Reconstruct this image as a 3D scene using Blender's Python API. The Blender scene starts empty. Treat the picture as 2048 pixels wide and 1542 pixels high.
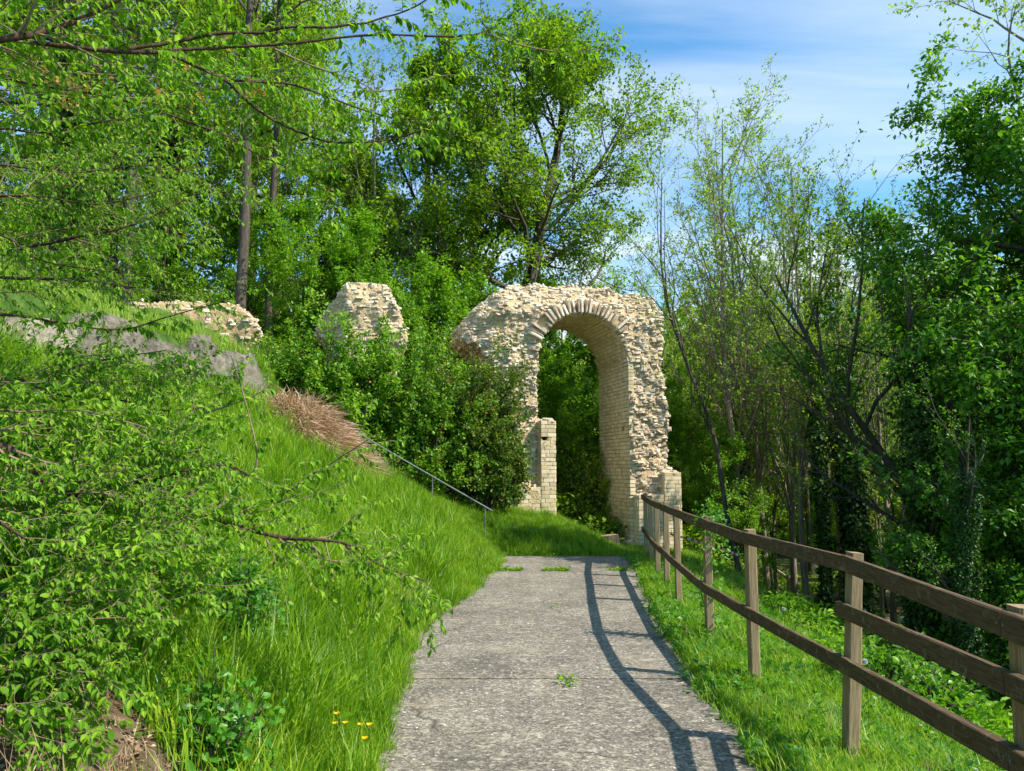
import bpy, math, numpy as np
from mathutils import Matrix, Vector
R = math.radians
scene = bpy.context.scene
col = scene.collection

# ------------------------------------------------------------------ camera
PITCH = R(6.2); FPX = 1550.0; CAMZ = 1.6
cam = bpy.data.cameras.new('camera'); camo = bpy.data.objects.new('camera', cam); col.objects.link(camo)
camo.location = (0, 0, CAMZ); camo.rotation_euler = (R(90) + PITCH, 0, 0)
cam.sensor_width = 36; cam.lens = 36 * FPX / 2048; cam.clip_start = 0.05; cam.clip_end = 2000
scene.camera = camo

# ------------------------------------------------------------------ sky, sun, exposure
SUN_DIR = Vector((0.94, -0.34, 0)).normalized()
SUN_EL = R(47)
w = bpy.data.worlds.new('World'); scene.world = w; w.use_nodes = True
nt = w.node_tree; nt.nodes.clear()
def wn(t, **k):
    n = nt.nodes.new(t)
    for a, b in k.items(): setattr(n, a, b)
    return n
sky = wn('ShaderNodeTexSky', sky_type='NISHITA', sun_disc=False, sun_elevation=SUN_EL,
         sun_rotation=math.atan2(SUN_DIR.x, SUN_DIR.y), altitude=200, air_density=1.0, dust_density=0.6, ozone_density=2.5)
tc = wn('ShaderNodeTexCoord')
sep = wn('ShaderNodeSeparateXYZ'); nt.links.new(tc.outputs['Generated'], sep.inputs[0])
add = wn('ShaderNodeMath', operation='ADD'); add.inputs[1].default_value = 0.12; nt.links.new(sep.outputs['Z'], add.inputs[0])
mx = wn('ShaderNodeMath', operation='MAXIMUM'); mx.inputs[1].default_value = 0.06; nt.links.new(add.outputs[0], mx.inputs[0])
div = wn('ShaderNodeVectorMath', operation='DIVIDE'); nt.links.new(tc.outputs['Generated'], div.inputs[0])
cmb = wn('ShaderNodeCombineXYZ')
for i in range(3): nt.links.new(mx.outputs[0], cmb.inputs[i])
nt.links.new(cmb.outputs[0], div.inputs[1])
mp = wn('ShaderNodeMapping'); mp.inputs['Rotation'].default_value = (0, 0, R(-18)); mp.inputs['Scale'].default_value = (0.55, 1.7, 0.2)
nt.links.new(div.outputs[0], mp.inputs[0])
n1 = wn('ShaderNodeTexNoise'); n1.inputs['Scale'].default_value = 1.25; n1.inputs['Detail'].default_value = 7; n1.inputs['Roughness'].default_value = 0.55; n1.inputs['Distortion'].default_value = 0.5
nt.links.new(mp.outputs[0], n1.inputs[0])
r1 = wn('ShaderNodeValToRGB'); r1.color_ramp.elements[0].position = 0.42; r1.color_ramp.elements[1].position = 0.78
nt.links.new(n1.outputs[0], r1.inputs[0])
n2 = wn('ShaderNodeTexNoise'); n2.inputs['Scale'].default_value = 5.0; n2.inputs['Detail'].default_value = 8
mp2 = wn('ShaderNodeMapping'); mp2.inputs['Scale'].default_value = (1, 1, 2.4); nt.links.new(tc.outputs['Generated'], mp2.inputs[0]); nt.links.new(mp2.outputs[0], n2.inputs[0])
r2 = wn('ShaderNodeValToRGB'); r2.color_ramp.elements[0].position = 0.50; r2.color_ramp.elements[1].position = 0.60
nt.links.new(n2.outputs[0], r2.inputs[0])
lowm = wn('ShaderNodeMapRange'); lowm.inputs['From Min'].default_value = 0.36; lowm.inputs['From Max'].default_value = 0.22
nt.links.new(sep.outputs['Z'], lowm.inputs[0])
m2 = wn('ShaderNodeMath', operation='MULTIPLY'); nt.links.new(r2.outputs[0], m2.inputs[0]); nt.links.new(lowm.outputs[0], m2.inputs[1])
s1 = wn('ShaderNodeMath', operation='MULTIPLY'); s1.inputs[1].default_value = 0.62; nt.links.new(r1.outputs[0], s1.inputs[0])
mxx = wn('ShaderNodeMath', operation='MAXIMUM'); nt.links.new(s1.outputs[0], mxx.inputs[0]); nt.links.new(m2.outputs[0], mxx.inputs[1])
tintn = wn('ShaderNodeMix', data_type='RGBA', blend_type='MULTIPLY'); tintn.inputs[0].default_value = 1.0
tintn.inputs['B'].default_value = (0.74, 1.26, 1.40, 1); nt.links.new(sky.outputs[0], tintn.inputs['A'])
mixc = wn('ShaderNodeMix', data_type='RGBA'); nt.links.new(mxx.outputs[0], mixc.inputs[0]); nt.links.new(tintn.outputs['Result'], mixc.inputs['A'])
mixc.inputs['B'].default_value = (6.2, 6.6, 7.1, 1)
bg = wn('ShaderNodeBackground'); bg.inputs['Strength'].default_value = 0.118; nt.links.new(mixc.outputs['Result'], bg.inputs[0])
wo = wn('ShaderNodeOutputWorld'); nt.links.new(bg.outputs[0], wo.inputs[0])

sl = bpy.data.lights.new('sun', 'SUN'); sl.energy = 4.9; sl.angle = R(0.53); sl.color = (1.0, 0.94, 0.83)
so = bpy.data.objects.new('sun', sl); col.objects.link(so)
sd = Vector((SUN_DIR.x * math.cos(SUN_EL), SUN_DIR.y * math.cos(SUN_EL), math.sin(SUN_EL)))
so.rotation_euler = sd.to_track_quat('Z', 'Y').to_euler(); so.location = (20, -10, 30)
vs = scene.view_settings; vs.view_transform = 'Standard'; vs.look = 'None'; vs.exposure = 0.7; vs.gamma = 1.0; vs.use_curve_mapping = False
cy = scene.cycles; cy.max_bounces = 6; cy.diffuse_bounces = 3; cy.glossy_bounces = 2; cy.transmission_bounces = 4; cy.transparent_max_bounces = 4
cy.caustics_reflective = False; cy.caustics_refractive = False

# ------------------------------------------------------------------ helpers
rng = np.random.default_rng(11)
def nrm(a): return a / np.maximum(np.linalg.norm(a, axis=-1, keepdims=True), 1e-9)
_c, _s = math.cos(PITCH), math.sin(PITCH)
def at(px, py, Y):
    x = (px - 1024) / FPX; y = -(py - 771) / FPX
    r = np.array([x, _c - _s * y, _s + _c * y]); return np.array([0, 0, CAMZ]) + r * (Y / r[1])

_lat = np.random.default_rng(3).random((32, 32, 32))
def vnoise(P, scale=1.0, oct=3):
    P = np.asarray(P, float) * scale; out = 0; amp = 1; tot = 0
    for o in range(oct):
        f = np.floor(P); t = P - f; t = t * t * (3 - 2 * t); i = f.astype(int)
        acc = 0
        for a in (0, 1):
            for b in (0, 1):
                for c in (0, 1):
                    wgt = (t[..., 0] if a else 1 - t[..., 0]) * (t[..., 1] if b else 1 - t[..., 1]) * (t[..., 2] if c else 1 - t[..., 2])
                    acc = acc + wgt * _lat[(i[..., 0] + a) % 32, (i[..., 1] + b) % 32, (i[..., 2] + c) % 32]
        out = out + amp * acc; tot += amp; amp *= .5; P = P * 2.03 + 7.7
    return out / tot * 2 - 1

def make_mesh(name, V, faces, mat=None, tint=None, smooth=False):
    """faces: (n,k) array or list of such arrays"""
    V = np.asarray(V, np.float32).reshape(-1, 3)
    if isinstance(faces, np.ndarray): faces = [faces]
    faces = [np.asarray(f) for f in faces if len(f)]
    me = bpy.data.meshes.new(name)
    me.vertices.add(len(V)); me.vertices.foreach_set('co', V.ravel())
    nl = sum(f.size for f in faces); nf = sum(len(f) for f in faces)
    me.loops.add(nl); me.polygons.add(nf)
    me.loops.foreach_set('vertex_index', np.concatenate([f.ravel() for f in faces]).astype(np.int32))
    tot = np.concatenate([np.full(len(f), f.shape[1]) for f in faces])
    st = np.concatenate([[0], np.cumsum(tot)[:-1]]).astype(np.int32)
    me.polygons.foreach_set('loop_start', st)
    me.polygons.foreach_set('use_smooth', np.full(nf, bool(smooth)))
    me.update(calc_edges=True)
    if tint is not None:
        at_ = me.attributes.new('tint', 'FLOAT', 'FACE'); at_.data.foreach_set('value', np.asarray(tint, np.float32))
    if mat: me.materials.append(mat)
    return me

def add(name, me, parent=None, loc=None, **props):
    o = bpy.data.objects.new(name, me); col.objects.link(o)
    if parent is not None: o.parent = parent
    if loc is not None: o.location = loc
    for k, v in props.items(): o[k] = v
    return o
def empty(name, loc=(0, 0, 0), **props):
    return add(name, None, None, loc, **props)
def copy_tree(o, parent=None):
    c = o.copy(); col.objects.link(c); c.parent = parent
    for ch in o.children: copy_tree(ch, c)
    return c

class Bag:
    """collects vertex/face arrays into one mesh"""
    def __init__(s): s.V = []; s.F = {}; s.n = 0; s.T = {}
    def put(s, V, *faces, tint=None):
        V = np.asarray(V, float).reshape(-1, 3)
        for f in faces:
            f = np.asarray(f); k = f.shape[1]
            s.F.setdefault(k, []).append(f + s.n)
            s.T.setdefault(k, []).append(np.full(len(f), .5) if tint is None else np.broadcast_to(tint, (len(f),)))
        s.V.append(V); s.n += len(V)
    def mesh(s, name, mat, smooth=False):
        ks = sorted(s.F)
        return make_mesh(name, np.concatenate(s.V), [np.concatenate(s.F[k]) for k in ks], mat,
                         np.concatenate([np.concatenate(s.T[k]) for k in ks]), smooth)

def tubes(poly, rad, k=6):
    poly = np.asarray(poly, float); rad = np.asarray(rad, float)
    m, n, _ = poly.shape
    t = np.gradient(poly, axis=1); t = nrm(t)
    ref = np.where(np.abs(nrm(poly[:, -1] - poly[:, 0])[:, 2:3]) > .8, np.array([[1., 0, 0]]), np.array([[0, 0, 1.]]))[:, None, :]
    a = nrm(np.cross(t, np.broadcast_to(ref, t.shape))); b = np.cross(t, a)
    th = np.arange(k) * 2 * np.pi / k
    V = poly[:, :, None, :] + rad[:, :, None, None] * (a[:, :, None, :] * np.cos(th)[None, None, :, None] + b[:, :, None, :] * np.sin(th)[None, None, :, None])
    base = (np.arange(m) * n * k)[:, None, None] + (np.arange(n - 1) * k)[None, :, None]
    i = np.arange(k)[None, None, :]; j = (np.arange(k) + 1)[None, None, :] % k
    F = np.stack([base + i, base + j, base + k + j, base + k + i], -1).reshape(-1, 4)
    return V.reshape(-1, 3), F

def spline(pts, n):
    P = np.asarray(pts, float)
    if len(P) == 2: return P[0] + (P[1] - P[0]) * np.linspace(0, 1, n)[:, None]
    Q = np.vstack([2 * P[0] - P[1], P, 2 * P[-1] - P[-2]])
    u = np.linspace(0, len(P) - 1 - 1e-6, n); i = u.astype(int); t = (u - i)[:, None]
    a, b, c, d = Q[i], Q[i + 1], Q[i + 2], Q[i + 3]
    return .5 * ((2 * b) + (c - a) * t + (2 * a - 5 * b + 4 * c - d) * t ** 2 + (3 * b - a - 3 * c + d) * t ** 3)

LEAF_FAR = (np.array([[0, 0, 0], [.5, .3, .06], [1, 0, -.05], [.5, -.3, .06]]), np.array([[0, 2, 1], [0, 3, 2]]))
_lv = [[0, 0, 0], [.36, 0, -.02], [.72, 0, -.08], [1, 0, -.2], [.14, .13, .05], [.42, .25, .08], [.76, .16, -.01], [.14, -.13, .05], [.42, -.25, .08], [.76, -.16, -.01]]
LEAF_NEAR = (np.array(_lv), np.array([[0, 1, 4], [4, 1, 5], [1, 2, 5], [5, 2, 6], [2, 3, 6], [0, 7, 1], [7, 8, 1], [1, 8, 2], [8, 9, 2], [2, 9, 3]]))
LEAF_MID = (np.array([[0, 0, 0], [.5, 0, -.03], [1, 0, -.12], [.4, .3, .07], [.75, .2, 0], [.4, -.3, .07], [.75, -.2, 0]]),
            np.array([[0, 1, 3], [3, 1, 4], [1, 2, 4], [0, 5, 1], [5, 6, 1], [1, 6, 2]]))
def leaf_frames(D, N):
    D = nrm(D); B = nrm(np.cross(N, D)); return D, B, np.cross(D, B)
def leaves_geo(P, D, N, S, tmpl=LEAF_FAR, r=None, width=1.0):
    r = r or rng
    D, B, N = leaf_frames(D, N); T, F = tmpl; n = len(P); k = len(T)
    S = np.asarray(S)[:, None, None]
    V = P[:, None, :] + S * (T[None, :, 0:1] * D[:, None, :] + T[None, :, 1:2] * width * B[:, None, :] + T[None, :, 2:3] * N[:, None, :])
    FF = (F[None] + (np.arange(n) * k)[:, None, None]).reshape(-1, 3)
    tint = np.repeat(r.random(n), len(F))
    return V.reshape(-1, 3), FF, tint

def spawn(r, poly, rad, cnt, t0, t1, ang, lenr, n, wander, up, rs, prof=None, rmin=.004, endr=.25):
    m, npt, _ = poly.shape
    L = np.linalg.norm(np.diff(poly, axis=1), axis=2).sum(1)
    idx = np.repeat(np.arange(m), cnt)
    t = t0 + (t1 - t0) * ((np.tile(np.arange(cnt), m) + r.random(m * cnt)) / cnt)
    f = np.clip(t, 0, .9999) * (npt - 1); i = f.astype(int); fr = (f - i)[:, None]
    p = poly[idx, i] * (1 - fr) + poly[idx, i + 1] * fr
    tan = nrm(poly[idx, i + 1] - poly[idx, i])
    q = r.normal(size=tan.shape); q -= (q * tan).sum(1, keepdims=True) * tan; q = nrm(q)
    an = np.radians(r.normal(ang, ang * .2, len(t)))[:, None]
    d = np.cos(an) * tan + np.sin(an) * q
    ln = lenr * L[idx] * r.uniform(.65, 1.25, len(t)) * (prof(t) if prof else 1.0)
    out = np.zeros((len(t), n, 3)); out[:, 0] = p
    for j in range(1, n):
        d = nrm(d + r.normal(size=d.shape) * wander + np.array([0, 0, up]))
        out[:, j] = out[:, j - 1] + d * (ln / (n - 1))[:, None]
    r0 = np.maximum((rad[idx, i]) * rs, rmin)
    rr = r0[:, None] * np.linspace(1, endr, n)[None]
    return out, np.maximum(rr, rmin * .6)

def twig_leaves(r, poly, q, size, droop=-.15, spread=.9, jit=.03, horiz=.8):
    m, n, _ = poly.shape
    idx = np.repeat(np.arange(m), q); t = r.uniform(.1, 1, len(idx)) ** .8
    f = np.clip(t, 0, .999) * (n - 1); i = f.astype(int); fr = (f - i)[:, None]
    p = poly[idx, i] * (1 - fr) + poly[idx, i + 1] * fr + r.normal(size=(len(idx), 3)) * jit
    tan = nrm(poly[idx, i + 1] - poly[idx, i])
    D = nrm(tan * .45 + r.normal(size=p.shape) * spread + np.array([0, 0, droop]))
    N = nrm(r.normal(size=p.shape) * (1.1 - horiz) + np.array([0, 0, 1.0]) * horiz + np.array([.15, -.1, 0]))
    S = size * r.uniform(.6, 1.25, len(idx))
    return p, D, N, S

# ------------------------------------------------------------------ materials
def mat(name):
    m = bpy.data.materials.new(name); m.use_nodes = True; t = m.node_tree; t.nodes.clear(); return m, t
def nd(t, ty, ins=None, **k):
    n = t.nodes.new(ty)
    for a, b in k.items(): setattr(n, a, b)
    for a, b in (ins or {}).items():
        if isinstance(b, bpy.types.NodeSocket): t.links.new(b, n.inputs[a])
        else: n.inputs[a].default_value = b
    return n
def ramp(t, fac, stops):
    n = nd(t, 'ShaderNodeValToRGB', {0: fac}); e = n.color_ramp.elements
    while len(e) < len(stops): e.new(.5)
    for x, (p, c) in zip(e, stops): x.position = p; x.color = (*c, 1) if len(c) == 3 else c
    return n.outputs[0]
def leaf_mat(name, c0, c1, c2, trans=.4, rough=.5, scale=.35, spec=.35, tc=(1.15, 1.25, .5)):
    m, t = mat(name)
    a = nd(t, 'ShaderNodeAttribute', attribute_name='tint')
    g = nd(t, 'ShaderNodeNewGeometry')
    no = nd(t, 'ShaderNodeTexNoise', {'Vector': g.outputs['Position'], 'Scale': scale, 'Detail': 2.0})
    ad = nd(t, 'ShaderNodeMath', {0: no.outputs[0], 1: a.outputs['Fac']}, operation='ADD')
    sc = nd(t, 'ShaderNodeMath', {0: ad.outputs[0], 1: .5}, operation='MULTIPLY')
    c = ramp(t, sc.outputs[0], [(.2, c0), (.5, c1), (.78, c2)])
    p = nd(t, 'ShaderNodeBsdfPrincipled', {'Base Color': c, 'Roughness': rough, 'Specular IOR Level': spec})
    tcn = nd(t, 'ShaderNodeMix', {0: 1.0, 'A': c, 'B': (*tc, 1)}, data_type='RGBA', blend_type='MULTIPLY')
    tr = nd(t, 'ShaderNodeBsdfTranslucent', {0: tcn.outputs['Result']})
    mi = nd(t, 'ShaderNodeMixShader', {0: trans, 1: p.outputs[0], 2: tr.outputs[0]})
    nd(t, 'ShaderNodeOutputMaterial', {0: mi.outputs[0]})
    return m
def bark_mat(name, c0, c1, scale=6, strength=.6):
    m, t = mat(name); g = nd(t, 'ShaderNodeNewGeometry')
    mp = nd(t, 'ShaderNodeMapping', {0: g.outputs['Position'], 'Scale': (1, 1, .25)})
    n = nd(t, 'ShaderNodeTexNoise', {'Vector': mp.outputs[0], 'Scale': scale * 3, 'Detail': 6.0, 'Roughness': .7})
    c = ramp(t, n.outputs[0], [(.3, c0), (.7, c1)])
    b = nd(t, 'ShaderNodeBump', {'Height': n.outputs[0], 'Strength': strength, 'Distance': .03})
    p = nd(t, 'ShaderNodeBsdfPrincipled', {'Base Color': c, 'Roughness': .85, 'Normal': b.outputs[0], 'Specular IOR Level': .2})
    nd(t, 'ShaderNodeOutputMaterial', {0: p.outputs[0]}); return m

M = {}
M['leaf_near'] = leaf_mat('leaf_near', (.07, .18, .008), (.17, .35, .015), (.34, .52, .035), .5, .5, 1.5, .22)
M['leaf_near2'] = leaf_mat('leaf_near2', (.045, .16, .013), (.09, .28, .022), (.18, .40, .04), .5, .4, 1.5, .4)
M['leaf_oak'] = leaf_mat('leaf_oak', (.07, .14, .010), (.17, .30, .016), (.33, .45, .03), .5, .45, .5)
M['leaf_bright'] = leaf_mat('leaf_bright', (.09, .19, .008), (.23, .38, .015), (.42, .54, .035), .5, .5, .3)
M['leaf_fresh'] = leaf_mat('leaf_fresh', (.15, .24, .03), (.28, .42, .06), (.44, .55, .12), .5, .5, .3)
M['leaf_deep'] = leaf_mat('leaf_deep', (.03, .10, .008), (.09, .24, .014), (.22, .42, .025), .45, .42, .5)
M['leaf_ivy'] = leaf_mat('leaf_ivy', (.014, .042, .006), (.03, .085, .009), (.065, .14, .014), .2, .5, 1.0, .3)
M['leaf_bush'] = leaf_mat('leaf_bush', (.07, .18, .010), (.16, .34, .016), (.32, .50, .03), .45, .42, .9)
M['leaf_bush_dark'] = leaf_mat('leaf_bush_dark', (.04, .10, .010), (.10, .20, .014), (.22, .30, .03), .42, .42, .9)
M['leaf_red'] = leaf_mat('leaf_red', (.22, .07, .03), (.35, .13, .05), (.45, .22, .07), .4, .5, 2)
M['samara'] = leaf_mat('samara', (.30, .12, .05), (.48, .22, .10), (.60, .34, .16), .5, .5, 2)
M['grass'] = leaf_mat('grass', (.05, .14, .007), (.20, .38, .012), (.44, .55, .05), .5, .42, .9)
M['grass_up'] = leaf_mat('grass_up', (.18, .30, .03), (.30, .44, .05), (.46, .56, .12), .45, .5, .7)
M['grass_dry'] = leaf_mat('grass_dry', (.32, .19, .11), (.50, .34, .21), (.68, .53, .36), .3, .6, 2, tc=(1, .9, .7))
M['yellow'] = leaf_mat('yellow', (.75, .48, .01), (.85, .58, .01), (.9, .66, .02), .3, .4, 2, tc=(1, .9, .5))
M['bark'] = bark_mat('bark', (.035, .027, .02), (.13, .105, .08))
M['bark_pale'] = bark_mat('bark_pale', (.13, .10, .07), (.36, .30, .22))
M['bark_red'] = bark_mat('bark_red', (.035, .02, .014), (.15, .09, .06), 14, .9)
M['twig_tan'] = bark_mat('twig_tan', (.12, .08, .05), (.34, .24, .16), 10, .4)

def ground_mat():
    m, t = mat('soil_and_turf'); g = nd(t, 'ShaderNodeNewGeometry')
    n = nd(t, 'ShaderNodeTexNoise', {'Vector': g.outputs['Position'], 'Scale': 9.0, 'Detail': 8.0, 'Roughness': .7})
    n2 = nd(t, 'ShaderNodeTexNoise', {'Vector': g.outputs['Position'], 'Scale': .8, 'Detail': 4.0})
    c1 = ramp(t, n.outputs[0], [(.3, (.03, .06, .012)), (.55, (.06, .12, .018)), (.75, (.13, .17, .04))])
    c2 = ramp(t, n.outputs[0], [(.3, (.05, .032, .018)), (.55, (.13, .09, .055)), (.75, (.24, .18, .12))])
    a = nd(t, 'ShaderNodeAttribute', attribute_name='bare')
    ad = nd(t, 'ShaderNodeMath', {0: n2.outputs[0], 1: a.outputs['Fac']}, operation='ADD')
    f = ramp(t, ad.outputs[0], [(.62, (0, 0, 0)), (.8, (1, 1, 1))])
    mi = nd(t, 'ShaderNodeMix', {0: f, 'A': c1, 'B': c2}, data_type='RGBA')
    b = nd(t, 'ShaderNodeBump', {'Height': n.outputs[0], 'Strength': .8, 'Distance': .04})
    p = nd(t, 'ShaderNodeBsdfPrincipled', {'Base Color': mi.outputs['Result'], 'Roughness': .95, 'Normal': b.outputs[0], 'Specular IOR Level': .1})
    nd(t, 'ShaderNodeOutputMaterial', {0: p.outputs[0]}); return m
M['ground'] = ground_mat()

def path_mat():
    m, t = mat('exposed_aggregate_concrete'); g = nd(t, 'ShaderNodeNewGeometry'); P = g.outputs['Position']
    fine = nd(t, 'ShaderNodeTexNoise', {'Vector': P, 'Scale': 70.0, 'Detail': 3.0, 'Roughness': .8})
    vor = nd(t, 'ShaderNodeTexVoronoi', {'Vector': P, 'Scale': 60.0})
    big = nd(t, 'ShaderNodeTexNoise', {'Vector': P, 'Scale': 1.3, 'Detail': 5.0, 'Roughness': .6})
    mp = nd(t, 'ShaderNodeMapping', {0: P, 'Scale': (3.2, 6.0, 1)})
    st = nd(t, 'ShaderNodeTexNoise', {'Vector': mp.outputs[0], 'Scale': 2.6, 'Detail': 5.0, 'Roughness': .65})
    c = ramp(t, fine.outputs[0], [(.33, (.05, .048, .042)), (.5, (.22, .20, .17)), (.64, (.52, .47, .39))])
    peb = ramp(t, vor.outputs['Color'], [(.35, (0, 0, 0)), (1, (1, 1, 1))])
    c = nd(t, 'ShaderNodeMix', {0: .55, 'A': c, 'B': ramp(t, nd(t, 'ShaderNodeSeparateColor', {0: vor.outputs['Color']}).outputs[0], [(0, (.08, .078, .072)), (.5, (.24, .22, .19)), (.8, (.36, .32, .26)), (.93, (.62, .58, .5))])}, data_type='RGBA').outputs['Result']
    pat = ramp(t, big.outputs[0], [(.35, (.52, .50, .475)), (.65, (.88, .84, .78))])
    c = nd(t, 'ShaderNodeMix', {0: 1.0, 'A': c, 'B': pat}, data_type='RGBA', blend_type='MULTIPLY').outputs['Result']
    sf = ramp(t, st.outputs[0], [(.55, (0, 0, 0)), (.68, (1, 1, 1))])
    sf2 = nd(t, 'ShaderNodeMath', {0: sf, 1: fine.outputs[0]}, operation='MULTIPLY')
    c = nd(t, 'ShaderNodeMix', {0: sf2.outputs[0], 'A': c, 'B': (.60, .53, .40, 1)}, data_type='RGBA').outputs['Result']
    mp2 = nd(t, 'ShaderNodeMapping', {0: P, 'Scale': (17, 17, 1)})
    fl = nd(t, 'ShaderNodeTexVoronoi', {'Vector': mp2.outputs[0], 'Scale': 1.0})
    ff = ramp(t, fl.outputs['Distance'], [(.10, (1, 1, 1)), (.16, (0, 0, 0))])
    fr = nd(t, 'ShaderNodeMath', {0: nd(t, 'ShaderNodeSeparateColor', {0: fl.outputs['Color']}).outputs[0], 1: .7}, operation='GREATER_THAN')
    ff = nd(t, 'ShaderNodeMath', {0: ff, 1: fr.outputs[0]}, operation='MULTIPLY')
    c = nd(t, 'ShaderNodeMix', {0: ff.outputs[0], 'A': c, 'B': (.72, .66, .58, 1)}, data_type='RGBA').outputs['Result']
    wob = nd(t, 'ShaderNodeTexNoise', {'Vector': P, 'Scale': 5.0, 'Detail': 5.0})
    wv_ = nd(t, 'ShaderNodeVectorMath', {0: P, 1: nd(t, 'ShaderNodeVectorMath', {0: wob.outputs['Color'], 1: (.22, .22, 0)}, operation='MULTIPLY').outputs[0]}, operation='ADD')
    ck = nd(t, 'ShaderNodeTexVoronoi', {'Vector': nd(t, 'ShaderNodeMapping', {0: wv_.outputs[0], 'Scale': (.35, .62, 1)}).outputs[0], 'Scale': 1.0}, feature='DISTANCE_TO_EDGE')
    cf = ramp(t, ck.outputs['Distance'], [(.001, (1, 1, 1)), (.006, (0, 0, 0))])
    msk = ramp(t, big.outputs[0], [(.48, (0, 0, 0)), (.56, (.85, .85, .85))])
    cf = nd(t, 'ShaderNodeMath', {0: cf, 1: msk}, operation='MULTIPLY')
    c = nd(t, 'ShaderNodeMix', {0: cf.outputs[0], 'A': c, 'B': (.05, .045, .03, 1)}, data_type='RGBA').outputs['Result']
    dirt = nd(t, 'ShaderNodeTexNoise', {'Vector': P, 'Scale': 2.2, 'Detail': 7.0, 'Roughness': .7})
    c = nd(t, 'ShaderNodeMix', {0: ramp(t, dirt.outputs[0], [(.56, (0, 0, 0)), (.68, (.5, .5, .5))]), 'A': c, 'B': (.36, .29, .19, 1)}, data_type='RGBA').outputs['Result']
    b = nd(t, 'ShaderNodeBump', {'Height': fine.outputs[0], 'Strength': .7, 'Distance': .006})
    p = nd(t, 'ShaderNodeBsdfPrincipled', {'Base Color': c, 'Roughness': .9, 'Normal': b.outputs[0], 'Specular IOR Level': .2})
    nd(t, 'ShaderNodeOutputMaterial', {0: p.outputs[0]}); return m
M['path'] = path_mat()

def stone_mat(name, cols, scale=7, bump=.6, stain=None, dist=.03, moss=0):
    m, t = mat(name); g = nd(t, 'ShaderNodeNewGeometry'); oi = nd(t, 'ShaderNodeObjectInfo')
    P = g.outputs['Position']
    n = nd(t, 'ShaderNodeTexNoise', {'Vector': P, 'Scale': float(scale), 'Detail': 8.0, 'Roughness': .7})
    n2 = nd(t, 'ShaderNodeTexNoise', {'Vector': P, 'Scale': 30.0, 'Detail': 4.0})
    a = nd(t, 'ShaderNodeAttribute', attribute_name='tint')
    s = nd(t, 'ShaderNodeMath', {0: a.outputs['Fac'], 1: oi.outputs['Random']}, operation='ADD')
    s = nd(t, 'ShaderNodeMath', {0: s.outputs[0]}, operation='FRACT')
    ad = nd(t, 'ShaderNodeMath', {0: n.outputs[0], 1: .6}, operation='MULTIPLY')
    ad = nd(t, 'ShaderNodeMath', {0: s.outputs[0], 1: .4, 2: ad.outputs[0]}, operation='MULTIPLY_ADD')
    c = ramp(t, ad.outputs[0], cols)
    if stain:
        mp = nd(t, 'ShaderNodeMapping', {0: P, 'Scale': (1, 1, .35)})
        n3 = nd(t, 'ShaderNodeTexNoise', {'Vector': mp.outputs[0], 'Scale': 1.8, 'Detail': 5.0, 'Roughness': .65})
        c = nd(t, 'ShaderNodeMix', {0: ramp(t, n3.outputs[0], [(.55, (0, 0, 0)), (.72, (.75, .75, .75))]), 'A': c, 'B': (*stain, 1)}, data_type='RGBA').outputs['Result']
    if moss:
        n4 = nd(t, 'ShaderNodeTexNoise', {'Vector': P, 'Scale': 3.0, 'Detail': 6.0, 'Roughness': .7})
        c = nd(t, 'ShaderNodeMix', {0: ramp(t, n4.outputs[0], [(.58, (0, 0, 0)), (.66, (moss,) * 3)]), 'A': c, 'B': (.09, .12, .03, 1)}, data_type='RGBA').outputs['Result']
    h = nd(t, 'ShaderNodeMath', {0: n2.outputs[0], 1: .4, 2: n.outputs[0]}, operation='MULTIPLY_ADD')
    b = nd(t, 'ShaderNodeBump', {'Height': h.outputs[0], 'Strength': bump, 'Distance': dist})
    p = nd(t, 'ShaderNodeBsdfPrincipled', {'Base Color': c, 'Roughness': .92, 'Normal': b.outputs[0], 'Specular IOR Level': .15})
    nd(t, 'ShaderNodeOutputMaterial', {0: p.outputs[0]}); return m
M['mortar'] = stone_mat('lime_mortar', [(.28, (.44, .30, .16)), (.5, (.70, .54, .32)), (.72, (.84, .71, .49))], 9, 1.0, dist=.07)
M['rubble'] = stone_mat('rubble_stone', [(.22, (.28, .20, .13)), (.4, (.52, .41, .28)), (.58, (.70, .58, .44)), (.78, (.82, .73, .61))], 8, .8, moss=.25)
M['facing'] = stone_mat('facing_stone', [(.2, (.50, .39, .22)), (.5, (.70, .58, .37)), (.8, (.82, .71, .50))], 8, .35, stain=(.36, .29, .18), dist=.01)
M['ledge'] = stone_mat('ledge_rock', [(.26, (.055, .05, .04)), (.40, (.17, .15, .115)), (.54, (.29, .25, .19)), (.70, (.50, .43, .32))], 3.2, .8, dist=.05, moss=.7, stain=(.10, .09, .075))
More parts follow.
